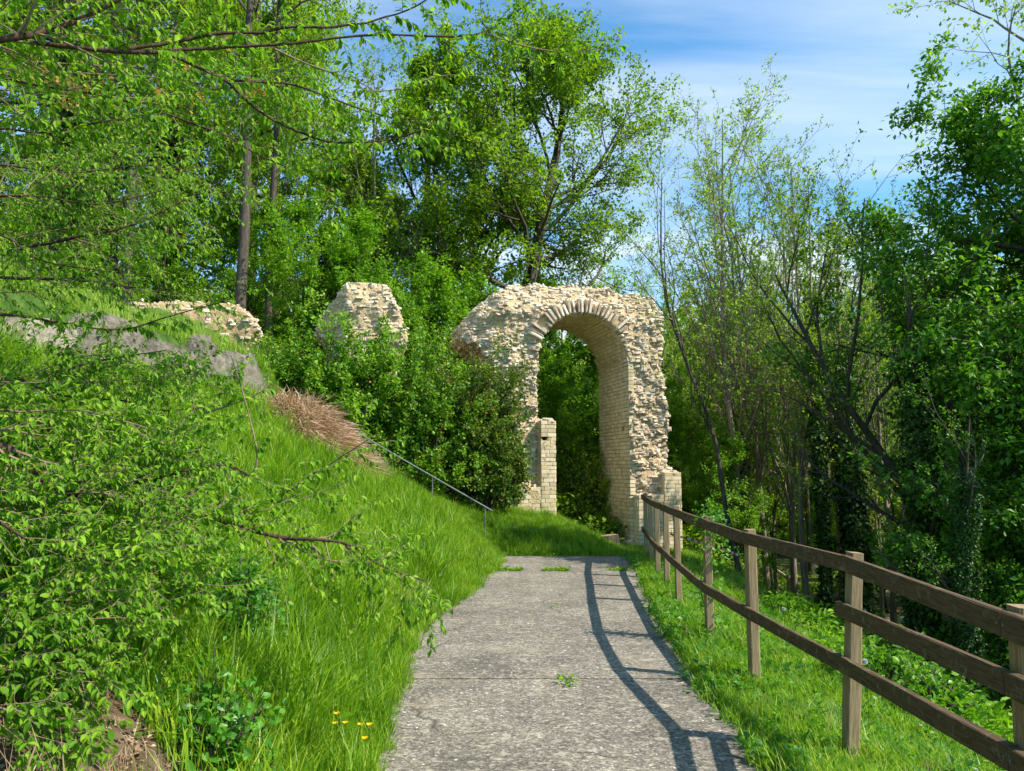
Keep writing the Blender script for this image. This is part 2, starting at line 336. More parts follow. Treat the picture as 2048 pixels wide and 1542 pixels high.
def wood_mat(name, c0, c1, moss=.4, along=(1, 1, 1)):
    m, t = mat(name); tcx = nd(t, 'ShaderNodeTexCoord'); g = nd(t, 'ShaderNodeNewGeometry')
    mp = nd(t, 'ShaderNodeMapping', {0: tcx.outputs['Object'], 'Scale': along})
    n = nd(t, 'ShaderNodeTexNoise', {'Vector': mp.outputs[0], 'Scale': 4.0, 'Detail': 8.0, 'Roughness': .7, 'Distortion': .6})
    c = ramp(t, n.outputs[0], [(.3, c0), (.7, c1)])
    n2 = nd(t, 'ShaderNodeTexNoise', {'Vector': g.outputs['Position'], 'Scale': 14.0, 'Detail': 6.0, 'Roughness': .75})
    f = ramp(t, n2.outputs[0], [(.56, (0, 0, 0)), (.68, (moss, moss, moss))])
    c = nd(t, 'ShaderNodeMix', {0: f, 'A': c, 'B': (.24, .25, .15, 1)}, data_type='RGBA').outputs['Result']
    b = nd(t, 'ShaderNodeBump', {'Height': n.outputs[0], 'Strength': .5, 'Distance': .006})
    p = nd(t, 'ShaderNodeBsdfPrincipled', {'Base Color': c, 'Roughness': .85, 'Normal': b.outputs[0], 'Specular IOR Level': .2})
    nd(t, 'ShaderNodeOutputMaterial', {0: p.outputs[0]}); return m
M['rail'] = wood_mat('weathered_rail_wood', (.04, .026, .014), (.17, .11, .06), .8, (2, 30, 30))
M['post'] = wood_mat('weathered_post_wood', (.17, .11, .055), (.46, .33, .19), .25, (1.5, 30, 30))
M['wood_far'] = wood_mat('pale_wood', (.40, .33, .22), (.66, .56, .40), .1)
def plain(name, c, rough=.5, metal=0.0):
    m, t = mat(name); g = nd(t, 'ShaderNodeNewGeometry')
    n = nd(t, 'ShaderNodeTexNoise', {'Vector': g.outputs['Position'], 'Scale': 25.0, 'Detail': 4.0})
    cc = ramp(t, n.outputs[0], [(.3, tuple(x * .7 for x in c)), (.7, c)])
    p = nd(t, 'ShaderNodeBsdfPrincipled', {'Base Color': cc, 'Roughness': rough, 'Metallic': metal})
    nd(t, 'ShaderNodeOutputMaterial', {0: p.outputs[0]}); return m
M['metal'] = plain('galvanised_metal', (.18, .185, .18), .65, .2)
M['track'] = plain('pale_gravel', (.55, .48, .38), .9)
M['tape_red'] = plain('red_tape', (.6, .05, .04), .5)
M['tape_white'] = plain('white_tape', (.75, .72, .7), .5)
M['cutwood'] = plain('cut_wood', (.42, .27, .15), .8)

# ------------------------------------------------------------------ terrain
ELY = [0, 4.3, 7.8, 10.6, 14.4, 40]; ELX = [-.6, -.73, -.90, -.50, -.08, 0]
ERY = [0, 4.3, 5.7, 9.1, 12.1, 14.7, 40]; ERX = [1.35, 1.38, 1.38, 1.64, 2.0, 2.12, 2.2]
def edgeL(Y): return np.interp(Y, ELY, ELX)
def edgeR(Y): return np.interp(Y, ERY, ERX)
def ground(X, Y, noise=True):
    X = np.asarray(X, float); Y = np.asarray(Y, float)
    d = edgeL(Y) - X; e = X - edgeR(Y)
    hl = np.interp(d, [0, .12, .3, .6, 1, 2, 3, 4, 4.35, 4.6, 6, 8, 10, 20], [-.03, .03, .2, .48, .76, 1.36, 2.0, 2.65, 2.85, 3.55, 4.05, 4.5, 4.85, 5.6])
    hr = -np.interp(e, [-.2, 0, .4, 1, 1.8, 3, 5, 8, 12], [.03, .03, .06, .17, .42, 1.05, 2.1, 3.1, 3.4])
    near = np.where(d > 0, hl, hr)
    far = np.interp(X, [-20, -14, -9, -7.4, -6.6, -6, -5, -4, -2.5, -1, 0, 1, 2.5, 4.2, 5, 7, 10, 14],
                    [5.6, 5.6, 5.0, 4.95, 4.62, 4.2, 3.3, 2.3, 1.2, .75, .55, .42, -.32, -.5, -.95, -1.9, -3.0, -3.4])
    t = np.clip((Y - 14.5) / 1.5, 0, 1); t = t * t * (3 - 2 * t)
    h = near * (1 - t) + far * t
    fall = np.clip((Y - 20.5) * .33, 0, None)
    wl = np.clip((X + 9) / 5, .12, 1)
    h = np.maximum(h - fall * wl, np.minimum(h, -3.45))
    if noise:
        off = np.clip(np.maximum(d, e) / .6, 0, 1); off = np.where(Y > 14.6, 1, off)
        P = np.stack([X, Y, np.zeros_like(X)], -1)
        h = h + off * (vnoise(P, .9, 3) * .07 + vnoise(P, 5, 2) * .02)
    return h
def axis(segs):
    out = []
    for a, b, n in segs: out.append(np.linspace(a, b, n, endpoint=False))
    return np.concatenate(out + [[segs[-1][1]]])
gx = axis([(-900, -60, 12), (-60, -16, 22), (-16, -8, 30), (-8, 5, 150), (5, 16, 50), (16, 60, 22), (60, 900, 12)])
gy = axis([(-300, -6, 10), (-6, 1, 20), (1, 20, 190), (20, 45, 40), (45, 120, 14), (120, 1400, 12)])
GX, GY = np.meshgrid(gx, gy); GZ = ground(GX, GY)
nx, ny = len(gx), len(gy)
I = (np.arange(ny - 1)[:, None] * nx + np.arange(nx - 1)[None]).ravel()
me = make_mesh('ground', np.stack([GX, GY, GZ], -1), np.stack([I, I + 1, I + nx + 1, I + nx], -1), M['ground'], smooth=True)
ba = me.attributes.new('bare', 'FLOAT', 'POINT')
def bareness(X, Y):
    b = .55 * np.exp(-(((X + 1.6) / .62) ** 2 + ((Y - 2.75) / .8) ** 2))
    b = np.maximum(b, .45 * np.exp(-(((X + 2.1) / .35) ** 2 + ((Y - 5.1) / .5) ** 2)))
    b = np.where(Y > 20, .25, b); b = np.where(X > 3.5, np.maximum(b, .12), b)
    return b
ba.data.foreach_set('value', bareness(GX, GY).ravel().astype(np.float32))
add('ground', me, kind='structure')

# path with slabs separated by narrow joints
path_top = empty('path', (0, 0, 0), kind='structure')
joints = [-3.0, 6.15, 12.55, 14.62]
for a, b in zip(joints[:-1], joints[1:]):
    ys = np.linspace(a + .003, b - .003, max(10, int((b - a) * 8))); n = len(ys); us = np.linspace(0, 1, 9)
    jit = vnoise(np.stack([ys, ys * 0, ys * 0], -1), 3, 3) * .035; jit2 = vnoise(np.stack([ys, ys * 0 + 5, ys * 0], -1), 3, 3) * .03
    XL = edgeL(ys) - .05 + jit; XR = edgeR(ys) + .03 + jit2
    X = XL[:, None] + (XR - XL)[:, None] * us[None]; Y = np.repeat(ys[:, None], 9, 1)
    if b > 14.5: Y = Y - np.linspace(0, .0, 9)[None]
    Z = np.full_like(X, .004) + rng.normal() * .004
    T = np.stack([X, Y, Z], -1).reshape(-1, 3); B = T - [0, 0, .1]
    m_ = 9; I = (np.arange(n - 1)[:, None] * m_ + np.arange(m_ - 1)[None]).ravel()
    F = [np.stack([I, I + 1, I + m_ + 1, I + m_], -1)]
    loop = list(range(m_)) + [m_ * k + m_ - 1 for k in range(1, n)] + [m_ * (n - 1) + k for k in range(m_ - 2, -1, -1)] + [m_ * k for k in range(n - 2, 0, -1)]
    N0 = len(T); L2 = loop[1:] + loop[:1]
    F.append(np.array([[p + N0, q + N0, q, p] for p, q in zip(loop, L2)]))
    add('concrete_slab', make_mesh('concrete_slab', np.vstack([T, B]), np.concatenate(F), M['path']), path_top)

# ------------------------------------------------------------------ voxel masonry
AW = R(13); WD = np.array([math.cos(AW), math.sin(AW), 0]); WN = np.array([-math.sin(AW), math.cos(AW), 0]); WO = np.array([0, 18.4, 0])
def WM(V):  # wall (u,w,v) -> world
    V = np.asarray(V, float); return WO + V[..., 0:1] * WD + V[..., 1:2] * WN + V[..., 2:3] * np.array([0, 0, 1.])
def in_poly(U, V, poly):
    ins = np.zeros(U.shape, bool); P = np.asarray(poly); j = len(P) - 1
    for i in range(len(P)):
        (x1, y1), (x2, y2) = P[i], P[j]
        c = ((y1 > V) != (y2 > V)) & (U < (x2 - x1) * (V - y1) / (y2 - y1 + 1e-12) + x1); ins ^= c; j = i
    return ins
def voxel(inside, lo, hi, h, it=3, lam=.5):
    n = [int((b - a) / h) + 2 for a, b in zip(lo, hi)]
    ax = [np.arange(k) * h + a for k, a in zip(n, lo)]
    U, Wd, V = np.meshgrid(*ax, indexing='ij')
    occ = inside(U, Wd, V); occ = np.pad(occ, 1)
    vid = lambda i, j, k: (i * (occ.shape[1] + 1) + j) * (occ.shape[2] + 1) + k
    Fs = []
    for axis_ in range(3):
        for sgn in (1, -1):
            nb = np.roll(occ, -sgn, axis=axis_); b = occ & ~nb
            i, j, k = np.nonzero(b); c = [i, j, k]
            c[axis_] = c[axis_] + (1 if sgn > 0 else 0)
            o = [a for a in range(3) if a != axis_]
            q = []
            for da, db in ((0, 0), (1, 0), (1, 1), (0, 1)):
                cc = [x.copy() for x in c]; cc[o[0]] = cc[o[0]] + da; cc[o[1]] = cc[o[1]] + db
                q.append(vid(*cc))
            q = np.stack(q, -1)
            flip = (sgn > 0) == (axis_ == 1)
            Fs.append(q[:, ::-1] if flip else q)
    F = np.concatenate(Fs); ids, F = np.unique(F, return_inverse=True); F = F.reshape(-1, 4)
    s1, s2 = occ.shape[1] + 1, occ.shape[2] + 1
    P = np.stack([ids // (s1 * s2), (ids // s2) % s1, ids % s2], -1).astype(float)
    P = (P - 1.5) * h + np.array(lo)
    E = np.concatenate([F[:, [0, 1]], F[:, [1, 2]], F[:, [2, 3]], F[:, [3, 0]]])
    for _ in range(it):
        S = np.zeros_like(P); C = np.zeros(len(P))
        for a in range(3): S[:, a] = np.bincount(E[:, 0], P[E[:, 1], a], len(P)) + np.bincount(E[:, 1], P[E[:, 0], a], len(P))
        C = np.bincount(E[:, 0], minlength=len(P)) + np.bincount(E[:, 1], minlength=len(P))
        P = P + lam * (S / C[:, None] - P)
    return P, F
def face_normals(P, F):
    return nrm(np.cross(P[F[:, 2]] - P[F[:, 0]], P[F[:, 3]] - P[F[:, 1]]))

# chamfered block template (unit size, 24 vertices, 44 triangles)
def chamfer_box(ch=.14, jit=0.0, r=None):
    r = r or rng; V = []; idx = {}
    for c in [(x, y, z) for x in (-1, 1) for y in (-1, 1) for z in (-1, 1)]:
        j = r.normal(size=3) * jit
        for a in range(3):
            v = np.array(c, float) * .5 * (1 - 2 * ch)
            v[a] = c[a] * .5; idx[(c, a)] = len(V); V.append(v + j + r.normal(size=3) * jit * .4)
    Q = []; T = []
    for a in range(3):
        b, c_ = (a + 1) % 3, (a + 2) % 3
        for s in (-1, 1):
            q = []
            for p, q2 in ((-1, -1), (1, -1), (1, 1), (-1, 1)):
                k = [0, 0, 0]; k[a] = s; k[b] = p; k[c_] = q2; q.append(idx[(tuple(k), a)])
            Q.append(q if s > 0 else q[::-1])
        for p in (-1, 1):
            for q2 in (-1, 1):
                k0 = [0, 0, 0]; k0[a] = -1; k0[b] = p; k0[c_] = q2; k1 = list(k0); k1[a] = 1
                q = [idx[(tuple(k0), b)], idx[(tuple(k1), b)], idx[(tuple(k1), c_)], idx[(tuple(k0), c_)]]
                Q.append(q if p * q2 < 0 else q[::-1])
    for c in [(x, y, z) for x in (-1, 1) for y in (-1, 1) for z in (-1, 1)]:
        t = [idx[(c, 0)], idx[(c, 1)], idx[(c, 2)]]
        T.append(t if c[0] * c[1] * c[2] > 0 else t[::-1])
    return np.array(V), np.array(Q), np.array(T)
def block_meshes(name, m, n, ch, jit, seed):
    r = np.random.default_rng(seed); out = []
    for _ in range(n):
        V, Q, T = chamfer_box(ch, jit, r); out.append((V, Q, T, make_mesh(name, V, [Q, T], m)))
    return out
FACING = block_meshes('block', M['facing'], 8, .045, .01, 5)
RUBBLE = block_meshes('stone', M['rubble'], 14, .12, .075, 6)
def put_blocks(kind, name, parent, items, nparts, stuffname, seed=1, **labels):
    """items: list of (centre, axes(3 rows), size(3)) in world space; the biggest nparts become parts"""
    r = np.random.default_rng(seed)
    items = sorted(items, key=lambda t: -t[3]); bag = Bag(); used = 0
    for c, A, s, _ in items:
        V, Q, T, me = kind[r.integers(len(kind))]
        if used < nparts:
            o = add(name, me, parent); M4 = Matrix.Identity(4)
            for j in range(3):
                for i in range(3): M4[i][j] = float(A[j][i] * s[j])
                M4[j][3] = float(c[j])
            o.matrix_local = M4; used += 1
        else:
            bag.put(c + (V * s) @ np.asarray(A), Q, T, tint=r.random())
    if bag.n:
        o = add(stuffname, bag.mesh(stuffname, me.materials[0]), parent); o['kind'] = 'stuff'

def rubble_cover(P, F, seed, cell=(.13, .082), skip=None, proud=.012, only=None):
    """stones laid on the core's surface (wall coords u,w,v), one per cell"""
    r = np.random.default_rng(seed)
    C = P[F].mean(1); N = face_normals(P, F)
    world_n = N[:, 0:1] * WD + N[:, 1:2] * WN + N[:, 2:3] * np.array([0, 0, 1.])
    cw = WM(C); view = nrm(np.array([0, 0, CAMZ]) - cw)
    ok = ((world_n * view).sum(1) > -.25) & (N[:, 1] < .55)
    if skip is not None: ok &= ~skip(C[:, 0], C[:, 1], C[:, 2], N)
    ids = np.nonzero(ok)[0]; r.shuffle(ids)
    row = np.floor(C[:, 2] / cell[1] + vnoise(C, 1.1, 2) * .4).astype(int)
    ku = np.floor((C[:, 0] * 1.0) / cell[0] + (row * .37) % 1.0 + vnoise(C + 9, 2.0, 1) * .5).astype(int); kw = np.floor(C[:, 1] / (cell[0] * 1.3)).astype(int)
    seen = set(); items = []
    for i in ids:
        k = (row[i], ku[i], kw[i])
        if k in seen: continue
        seen.add(k)
        if r.random() < .12: continue
        n = N[i] + r.normal(size=3) * .10; n /= np.linalg.norm(n)
        if abs(n[2]) > .8: n[2] *= .5; n /= np.linalg.norm(n)
        up = np.array([0, 0, 1.]) + r.normal(size=3) * .06; x = np.cross(up, n); x /= np.linalg.norm(x); z = np.cross(n, x)
        Aw = [a[0] * WD + a[1] * WN + a[2] * np.array([0, 0, 1.]) for a in (x, n, z)]
        s = np.array([cell[0] * r.uniform(.4, 1.35), r.uniform(.08, .16), cell[1] * r.uniform(.4, 1.05)])
        c = C[i] + n * (proud * r.uniform(-1, 1.6) - s[1] * .3)
        items.append((WM(c), np.array(Aw), s, s[0] * s[2]))
    return items

def course_blocks(r, origin, along, normal, L, v0, v1, rowh, bw, proud=.02, depth=.14, hole=None, tp=None):
    """regular facing blocks on a plane in wall coords"""
    items = []; nrow = int((v1 - v0) / rowh); z = np.array([0, 0, 1.])
    along = np.array(along, float); normal = np.array(normal, float)
    Aw = np.array([a[0] * WD + a[1] * WN + a[2] * z for a in (along, normal, z)])
    for k in range(nrow):
        v = v1 - (k + .5) * rowh; p = -r.uniform(0, bw); 
        while p < L:
            b = bw * r.uniform(.75, 1.25); a0 = max(p, 0); a1 = min(p + b, L); p += b
            if a1 - a0 < .03: continue
            if hole and hole((a0 + a1) / 2, v): continue
            s = np.array([(a1 - a0) - .009, depth, rowh - .009 - r.uniform(0, .003)])
            c = np.array(origin, float) + along * (a0 + a1) / 2 + normal * (proud * r.uniform(.6, 1.3) - depth / 2); c[2] = v
            items.append((WM(c), Aw, s, (a1 - a0) * (.6 if abs(along[1]) > .5 else 1.2)))
    return items

CU, CV, CR = 1.795, 4.27, 1.165
THK = 2.25
ARCH_POLY = [(-.35, -1.4), (-.33, 3.55), (-.5, 4.25), (-.85, 4.62), (-1.2, 4.82), (-1.12, 5.15), (-.8, 5.5), (-.3, 5.93), (.1, 6.12), (.9, 6.18), (1.6, 6.2), (2.4, 6.17), (2.9, 6.04),
             (3.72, 5.98), (3.84, 5.4), (4.0, 4.9), (3.85, 4.4), (3.88, 3.8), (3.97, 2.7), (4.03, 1.6), (4.08, -1.4)]
HOLES = [(.42, 2.62), (.62, 1.55), (.6, .55), (.75, 3.05)]   # (w, v) putlog holes in the inner face
def arch_inside(U, Wd, V):
    P = np.stack([U, Wd, V], -1); n1 = vnoise(P, 1.6, 3); n2 = vnoise(P + 31, 4.2, 2)
    jag = .07 * n1 + .05 * n2
    o = in_poly(U + jag * 1.1, V + (.09 * n2 + .06 * n1), ARCH_POLY)
    front = .03 + .14 * n1 + .06 * n2 + np.clip(V - 5.35, 0, 1) * .45 + np.clip(-U - .4, 0, 1) * .5
    o &= (Wd > front) & (Wd < THK)
    ragL = np.where(Wd < .5, .05 * n1 + .05 * n2, 0)
    op = (V < CV) & (U > .66 + ragL) & (U < 2.99 + np.where(Wd < .35 + .25 * n1, .12 * (n2 + .4), 0))
    op |= (U - CU) ** 2 + (V - CV) ** 2 < (CR + np.where(Wd < .3, .03 * n2, 0)) ** 2
    o &= ~op
    o |= (U > .1) & (U < 1.02) & (V < 2.76) & (Wd > -.16) & (Wd < THK) & ~((U < .62) & (V > 1.25 + .5 * n1) & (Wd < .1))
    o |= (U > 3.06) & (U < 3.72 + .1 * n2) & (V < 1.0 + .05 * n2) & (Wd > -.25) & (Wd < 1)
    o |= (U > 3.74 + .12 * n1) & (U < 4.17) & (V < 1.54 + .02 * n2) & (Wd > -.25) & (Wd < 1.6)
    o |= (U > 2.9) & (U < 4.17) & (V < -.1 ) & (Wd > -.2) & (Wd < THK)
    for hw, hv in HOLES: o &= ~((np.abs(Wd - hw) < .06) & (np.abs(V - hv) < .055) & (U > 2.8) & (U < 3.25))
    for hu, hv in [(.78, 2.35), (.74, 1.35), (3.62, 1.9), (3.98, 1.75)]: o &= ~((np.abs(U - hu) < .065) & (np.abs(V - hv) < .06) & (Wd < .35))
    return o
P, F = voxel(arch_inside, (-1.5, -.45, -1.4), (4.4, 2.5, 6.5), .062, 3)
P = P + np.stack([vnoise(P + k * 17, 7, 3) for k in range(3)], -1) * np.array([.02, .035, .03]) * (P[:, 1:2] < .6)
arch = empty('aqueduct_arch', tuple(WM(np.array([CU, 0, -.3]))), category='ruin', label='tall ruined masonry arch of pale stone standing beyond the end of the path')
ainv = -np.array(arch.location)
add('core', make_mesh('core', WM(P) + ainv, F, M['mortar'], smooth=True), arch)
ring = lambda U, V: (np.hypot(U - CU, V - CV) < CR + .34) & (np.arctan2(V - CV, U - CU) > R(38)) & (np.arctan2(V - CV, U - CU) < R(160))
def askip(U, Wd, V, N):
    s = ring(U, V) & (N[:, 1] < -.4) & (Wd < .5)
    s |= (np.hypot(U - CU, V - CV) < CR + .06) & (V > CV - .1) & (Wd > .1)            # soffit
    s |= (U > 2.85) & (U < 3.25) & (N[:, 0] < -.6) & (V < CV)                           # inner face
    s |= (V < 2.7) & (U > .6) & (U < 1.1)
    s |= (Wd < -.12) & (V < 1.5)
    return s
items = rubble_cover(P, F, 21, skip=askip)
for it in items: it[0][:] = it[0] + ainv
put_blocks(RUBBLE, 'stone', arch, items, 290, 'rubble_stones', 2)
r = np.random.default_rng(8); fb = []
Y_ = lambda *a: course_blocks(r, *a)
fb += course_blocks(r, (3.06, -.25, 0), (1, 0, 0), (0, -1, 0), .66, -.5, 1.0, .097, .25)
fb += course_blocks(r, (3.74, -.25, 0), (1, 0, 0), (0, -1, 0), .45, -.5, 1.54, .097, .25)
fb += course_blocks(r, (.66, -.16, 0), (1, 0, 0), (0, -1, 0), .37, -.4, 2.76, .097, .24, hole=lambda a, v: a < .16 and abs(v - 2.35) < .05)
fb += course_blocks(r, (.1, -.16, 0), (1, 0, 0), (0, -1, 0), .56, -.4, 1.2, .097, .15, .01)
inner = course_blocks(r, (2.99, .02, 0), (0, 1, 0), (-1, 0, 0), THK - .03, -.5, CV, .094, .125, .022, .14,
                      hole=lambda a, v: any(abs(a + .02 - hw) < .07 and abs(v - hv) < .06 for hw, hv in HOLES))
inner += course_blocks(r, (3.06, -.25, 0), (0, 1, 0), (-1, 0, 0), .26, -.5, 1.0, .097, .14, .02)
inner += course_blocks(r, (1.02, -.16, 0), (0, 1, 0), (1, 0, 0), 1.5, -.4, 2.76, .097, .14, .02)
for k in range(38):   # soffit blocks follow the vault
    th = (k + .5) / 38 * math.pi; n = np.array([-math.cos(th), 0, -math.sin(th)]); tg = np.array([-math.sin(th), 0, math.cos(th)])
    p = r.uniform(0, .1)
    while p < THK - .1:
        b = r.uniform(.13, .26); cc = np.array([CU + math.cos(th) * CR, p + b / 2 + .06, CV + math.sin(th) * CR]) + n * (.016 * r.uniform(.6, 1.3) - .07)
        A = np.array([a[0] * WD + a[1] * WN + a[2] * np.array([0, 0, 1.]) for a in ((0, 1, 0), n, tg)])
        inner.append((WM(cc), A, np.array([b - .016, .14, math.pi * CR / 38 - .016]), .01)); p += b
for L_ in (fb, inner):
    for it in L_: it[0][:] = it[0] + ainv
put_blocks(FACING, 'block', arch, fb, 300, 'facing_blocks', 3)
put_blocks(FACING, 'inner_facing', arch, inner, 0, 'inner_facing_blocks', 4)
th = R(18)
VOU = block_meshes('voussoir', M['rubble'], 6, .12, .03, 9)
th = R(38)
while th < R(160):
    dth = r.uniform(.075, .098); l = r.uniform(.26, .46); tk = .064 + r.uniform(0, .014)
    n = np.array([math.cos(th), 0, math.sin(th)]); tg = np.array([-math.sin(th), 0, math.cos(th)])
    th0 = th; th += r.normal() * .012; c = np.array([CU, .12 + r.uniform(-.05, .04) + 0, CV]) + n * (CR - .015 + l / 2)
    A = [a[0] * WD + a[1] * WN + a[2] * np.array([0, 0, 1.]) for a in (tg, np.array([0, 1., 0]), n)]
    s = (tk, .42, l); c = WM(c) + ainv; M4 = Matrix.Identity(4)
    for j in range(3):
        for i in range(3): M4[i][j] = float(A[j][i] * s[j])
        M4[j][3] = float(c[j])
    if r.random() > .04:
        o = add('voussoir', VOU[r.integers(6)][3], arch); o.matrix_local = M4
    th = th0 + dth

def ruin(name, label, poly, zlo, thick, frontf, seed, nparts, h=.07, cell=(.14, .088), keep=1.0):
    xs = [p[0] for p in poly]; ys = [p[1] for p in poly]
    def ins(U, Wd, V):
        P = np.stack([U, Wd, V], -1) + seed; n1 = vnoise(P, 1.6, 3); n2 = vnoise(P, 4.2, 2)
        return in_poly(U + .08 * n1 + .05 * n2, V + .08 * n2, poly) & (Wd > frontf(U, V) + .12 * n1 + .06 * n2) & (Wd < thick)
    P, F = voxel(ins, (min(xs) - .3, -.4, zlo), (max(xs) + .3, thick + .2, max(ys) + .3), h, 3)
    base = WM(np.array([np.mean(xs), .3, zlo]))
    e = empty(name, tuple(base), category='ruin', label=label)
    add('core', make_mesh('core', WM(P) - base, F, M['mortar'], smooth=True), e)
    items = rubble_cover(P, F, seed, cell); items = [t for t in items if rng.random() < keep]
    for it in items: it[0][:] = it[0] - base
    put_blocks(RUBBLE, 'stone', e, items, nparts, 'rubble_stones', seed)
    return e
ruin('aqueduct_pier', 'broken masonry pier rising behind the bushes, left of the arch',
     [(-4.35, 1), (-4.3, 4.6), (-4.62, 4.9), (-4.5, 5.25), (-4.05, 5.75), (-3.95, 5.95), (-3.4, 6.0), (-2.98, 5.93), (-2.84, 5.54), (-2.66, 5.13), (-2.46, 4.8), (-2.54, 4.5), (-2.76, 3.9), (-2.75, 1)],
     1.0, 2.2, lambda U, V: .02 + np.clip((-3.9 - U) * 1.8, 0, 2) + np.clip(V - 5.5, 0, 1) * .3, 41, 290, .065, (.12, .075), .62)
ruin('aqueduct_wall_remnant', 'low pale masonry remnant lying on the grassy hilltop at the left',
     [(-8.6, 3.6), (-8.5, 5.28), (-7.6, 5.33), (-6.9, 5.36), (-6.4, 5.3), (-6.05, 5.08), (-5.86, 4.75), (-6.1, 4.35), (-6.25, 3.6)],
     3.6, 1.8, lambda U, V: .02 + np.clip(V - 5.1, 0, 1) * .8, 57, 200, .065, (.13, .075), .32)

# ------------------------------------------------------------------ rock ledges along the upper bank
def ledge(y0, y1, hgt, seed, label, dx=0.0):
    h = .062; q = lambda v, k: np.round(v * k) / k
    def ins(X, Y, Z):      # X measured inwards from the face line, Y along the bank, Z up from the foot
        c = np.stack([Y * 0, Y, Z * .35 + seed], -1); n1 = vnoise(c, 1.5, 2); n2 = vnoise(np.stack([X * .5, Y, Z * .3], -1) + seed, 4.0, 2); n3 = vnoise(np.stack([X, Y, Z], -1) + seed, 2.4, 3)
        e = np.clip(np.minimum(Y - y0, y1 - Y) / .5, 0, 1) ** .4
        face = .16 * q(n1, 3.5) + .12 * q(n2, 4) + .05 * n3 + Z * .28
        top = (hgt + .22 * q(vnoise(np.stack([X * .7, Y, X * 0 + seed], -1), 1.2, 2), 5)) * e + .05 * n3 - X * .05
        return (X > face) & (X < .9) & (Z < top)
    P, F = voxel(ins, (-.4, y0 - .1, -.35), (1.0, y1 + .1, hgt + .35), h, 1, .6)
    xf = edgeL(P[:, 1]) - 4.12 + dx; zf = ground(xf + .1, P[:, 1], False) - .05
    W_ = np.stack([xf - P[:, 0], P[:, 1], zf + P[:, 2]], -1); W_ += np.stack([vnoise(P + k * 9, 9, 2) for k in range(3)], -1) * .018
    base = np.array([xf.mean(), P[:, 1].mean(), zf.mean()])
    add('rock_outcrop', make_mesh('rock_outcrop', W_ - base, F[:, ::-1], M['ledge']), None, tuple(base), category='rock', label=label)
ledge(6.9, 9.3, .6, 3, 'dark grey rock outcrop at the left edge below the hilltop grass')
ledge(8.7, 12.0, .88, 9, 'grey weathered rock outcrop in the middle of the upper bank')
ledge(11.4, 14.1, .98, 14, 'pale streaked rock outcrop closest to the ruined wall remnant', -.08)

# ------------------------------------------------------------------ fences
def box_mesh(name, L, Wd, H, m, bev=.006, r=None, seg=4):
    """box along x from 0..L, slight wear; chamfered"""
    r = r or rng; xs = np.linspace(0, L, seg + 1); b = bev
    pr = np.array([(-Wd / 2 + b, -H / 2), (Wd / 2 - b, -H / 2), (Wd / 2, -H / 2 + b), (Wd / 2, H / 2 - b), (Wd / 2 - b, H / 2), (-Wd / 2 + b, H / 2), (-Wd / 2, H / 2 - b), (-Wd / 2, -H / 2 + b)])
    V = []
    for x in xs:
        j = r.normal(size=(8, 2)) * .0015
        V += [(x, *(p + q)) for p, q in zip(pr, j)]
    F = [(s * 8 + i, s * 8 + (i + 1) % 8, s * 8 + 8 + (i + 1) % 8, s * 8 + 8 + i) for s in range(seg) for i in range(8)]
    caps = np.array([list(range(8))[::-1], [seg * 8 + i for i in range(8)]])
    return make_mesh(name, V, [np.array(F), caps], m)
def place_x(o, a, b, up=(0, 0, 1)):
    a, b = Vector(a), Vector(b); x = (b - a).normalized(); u = Vector(up); y = u.cross(x).normalized(); z = x.cross(y)
    o.matrix_local = Matrix(((x.x, y.x, z.x, a.x), (x.y, y.y, z.y, a.y), (x.z, y.z, z.z, a.z), (0, 0, 0, 1)))
fence = empty('wooden_fence', (1.9, 6, 0), category='fence', label='weathered brown post and rail fence curving along the right side of the path')
fo = np.array(fence.location)
FP = [(1.55, 1.0, -.03, .0), (1.75, 2.75, -.03, .02), (1.89, 4.6, -.04, .11), (1.845, 6.1, -.02, .0), (1.86, 7.5, 0, .0), (2.01, 9.55, 0, -.01), (2.09, 10.7, 0, .01), (2.17, 11.75, 0, 0), (2.36, 13.3, 0, -.02), (2.50, 14.7, 0, 0)]
tops = []
for k, (x, y, dz, lean) in enumerate(FP):
    p0 = np.array([x, y, -.45]); H = 1.15 + .45
    p1 = np.array([x + lean, y, 1.16 + dz])
    o = add('post', box_mesh('post', np.linalg.norm(p1 - p0), .07, .093, M['post'], .006, seg=6), fence)
    a, b = Vector(p0 - fo), Vector(p1 - fo); X = (b - a).normalized(); Zv = Vector((1, 0, 0)) ; ynext = FP[min(k + 1, len(FP) - 1)]; yprev = FP[max(k - 1, 0)]
    tang = Vector((ynext[0] - yprev[0], ynext[1] - yprev[1], 0)).normalized()
    yv = tang.cross(X).normalized() * 1.0   # normal to the fence
    zv = X.cross(yv).normalized()
    o.matrix_local = Matrix(((X.x, yv.x, zv.x, a.x), (X.y, yv.y, zv.y, a.y), (X.z, yv.z, zv.z, a.z), (0, 0, 0, 1)))
    # convert: local y = fence normal (thickness), local z = along
    tops.append((p0, p1))
def onpost(k, z):
    p0, p1 = tops[k]; t = (z - p0[2]) / (p1[2] - p0[2]); return p0 + (p1 - p0) * t
def rail(k, z0, z1, hgt=.09, ex0=.05, ex1=.05):
    a = onpost(k, z0); b = onpost(k + 1, z1); d = (b - a); d2 = d / np.linalg.norm(d); side = nrm(np.array([-d[1], d[0], 0]))
    off = side * (.0375 + .021)
    a2 = a + off - d2 * ex0; b2 = b + off + d2 * ex1
    o = add('rail', box_mesh('rail', np.linalg.norm(b2 - a2), .036, hgt, M['rail'], .005), fence); place_x(o, a2 - fo, b2 - fo)
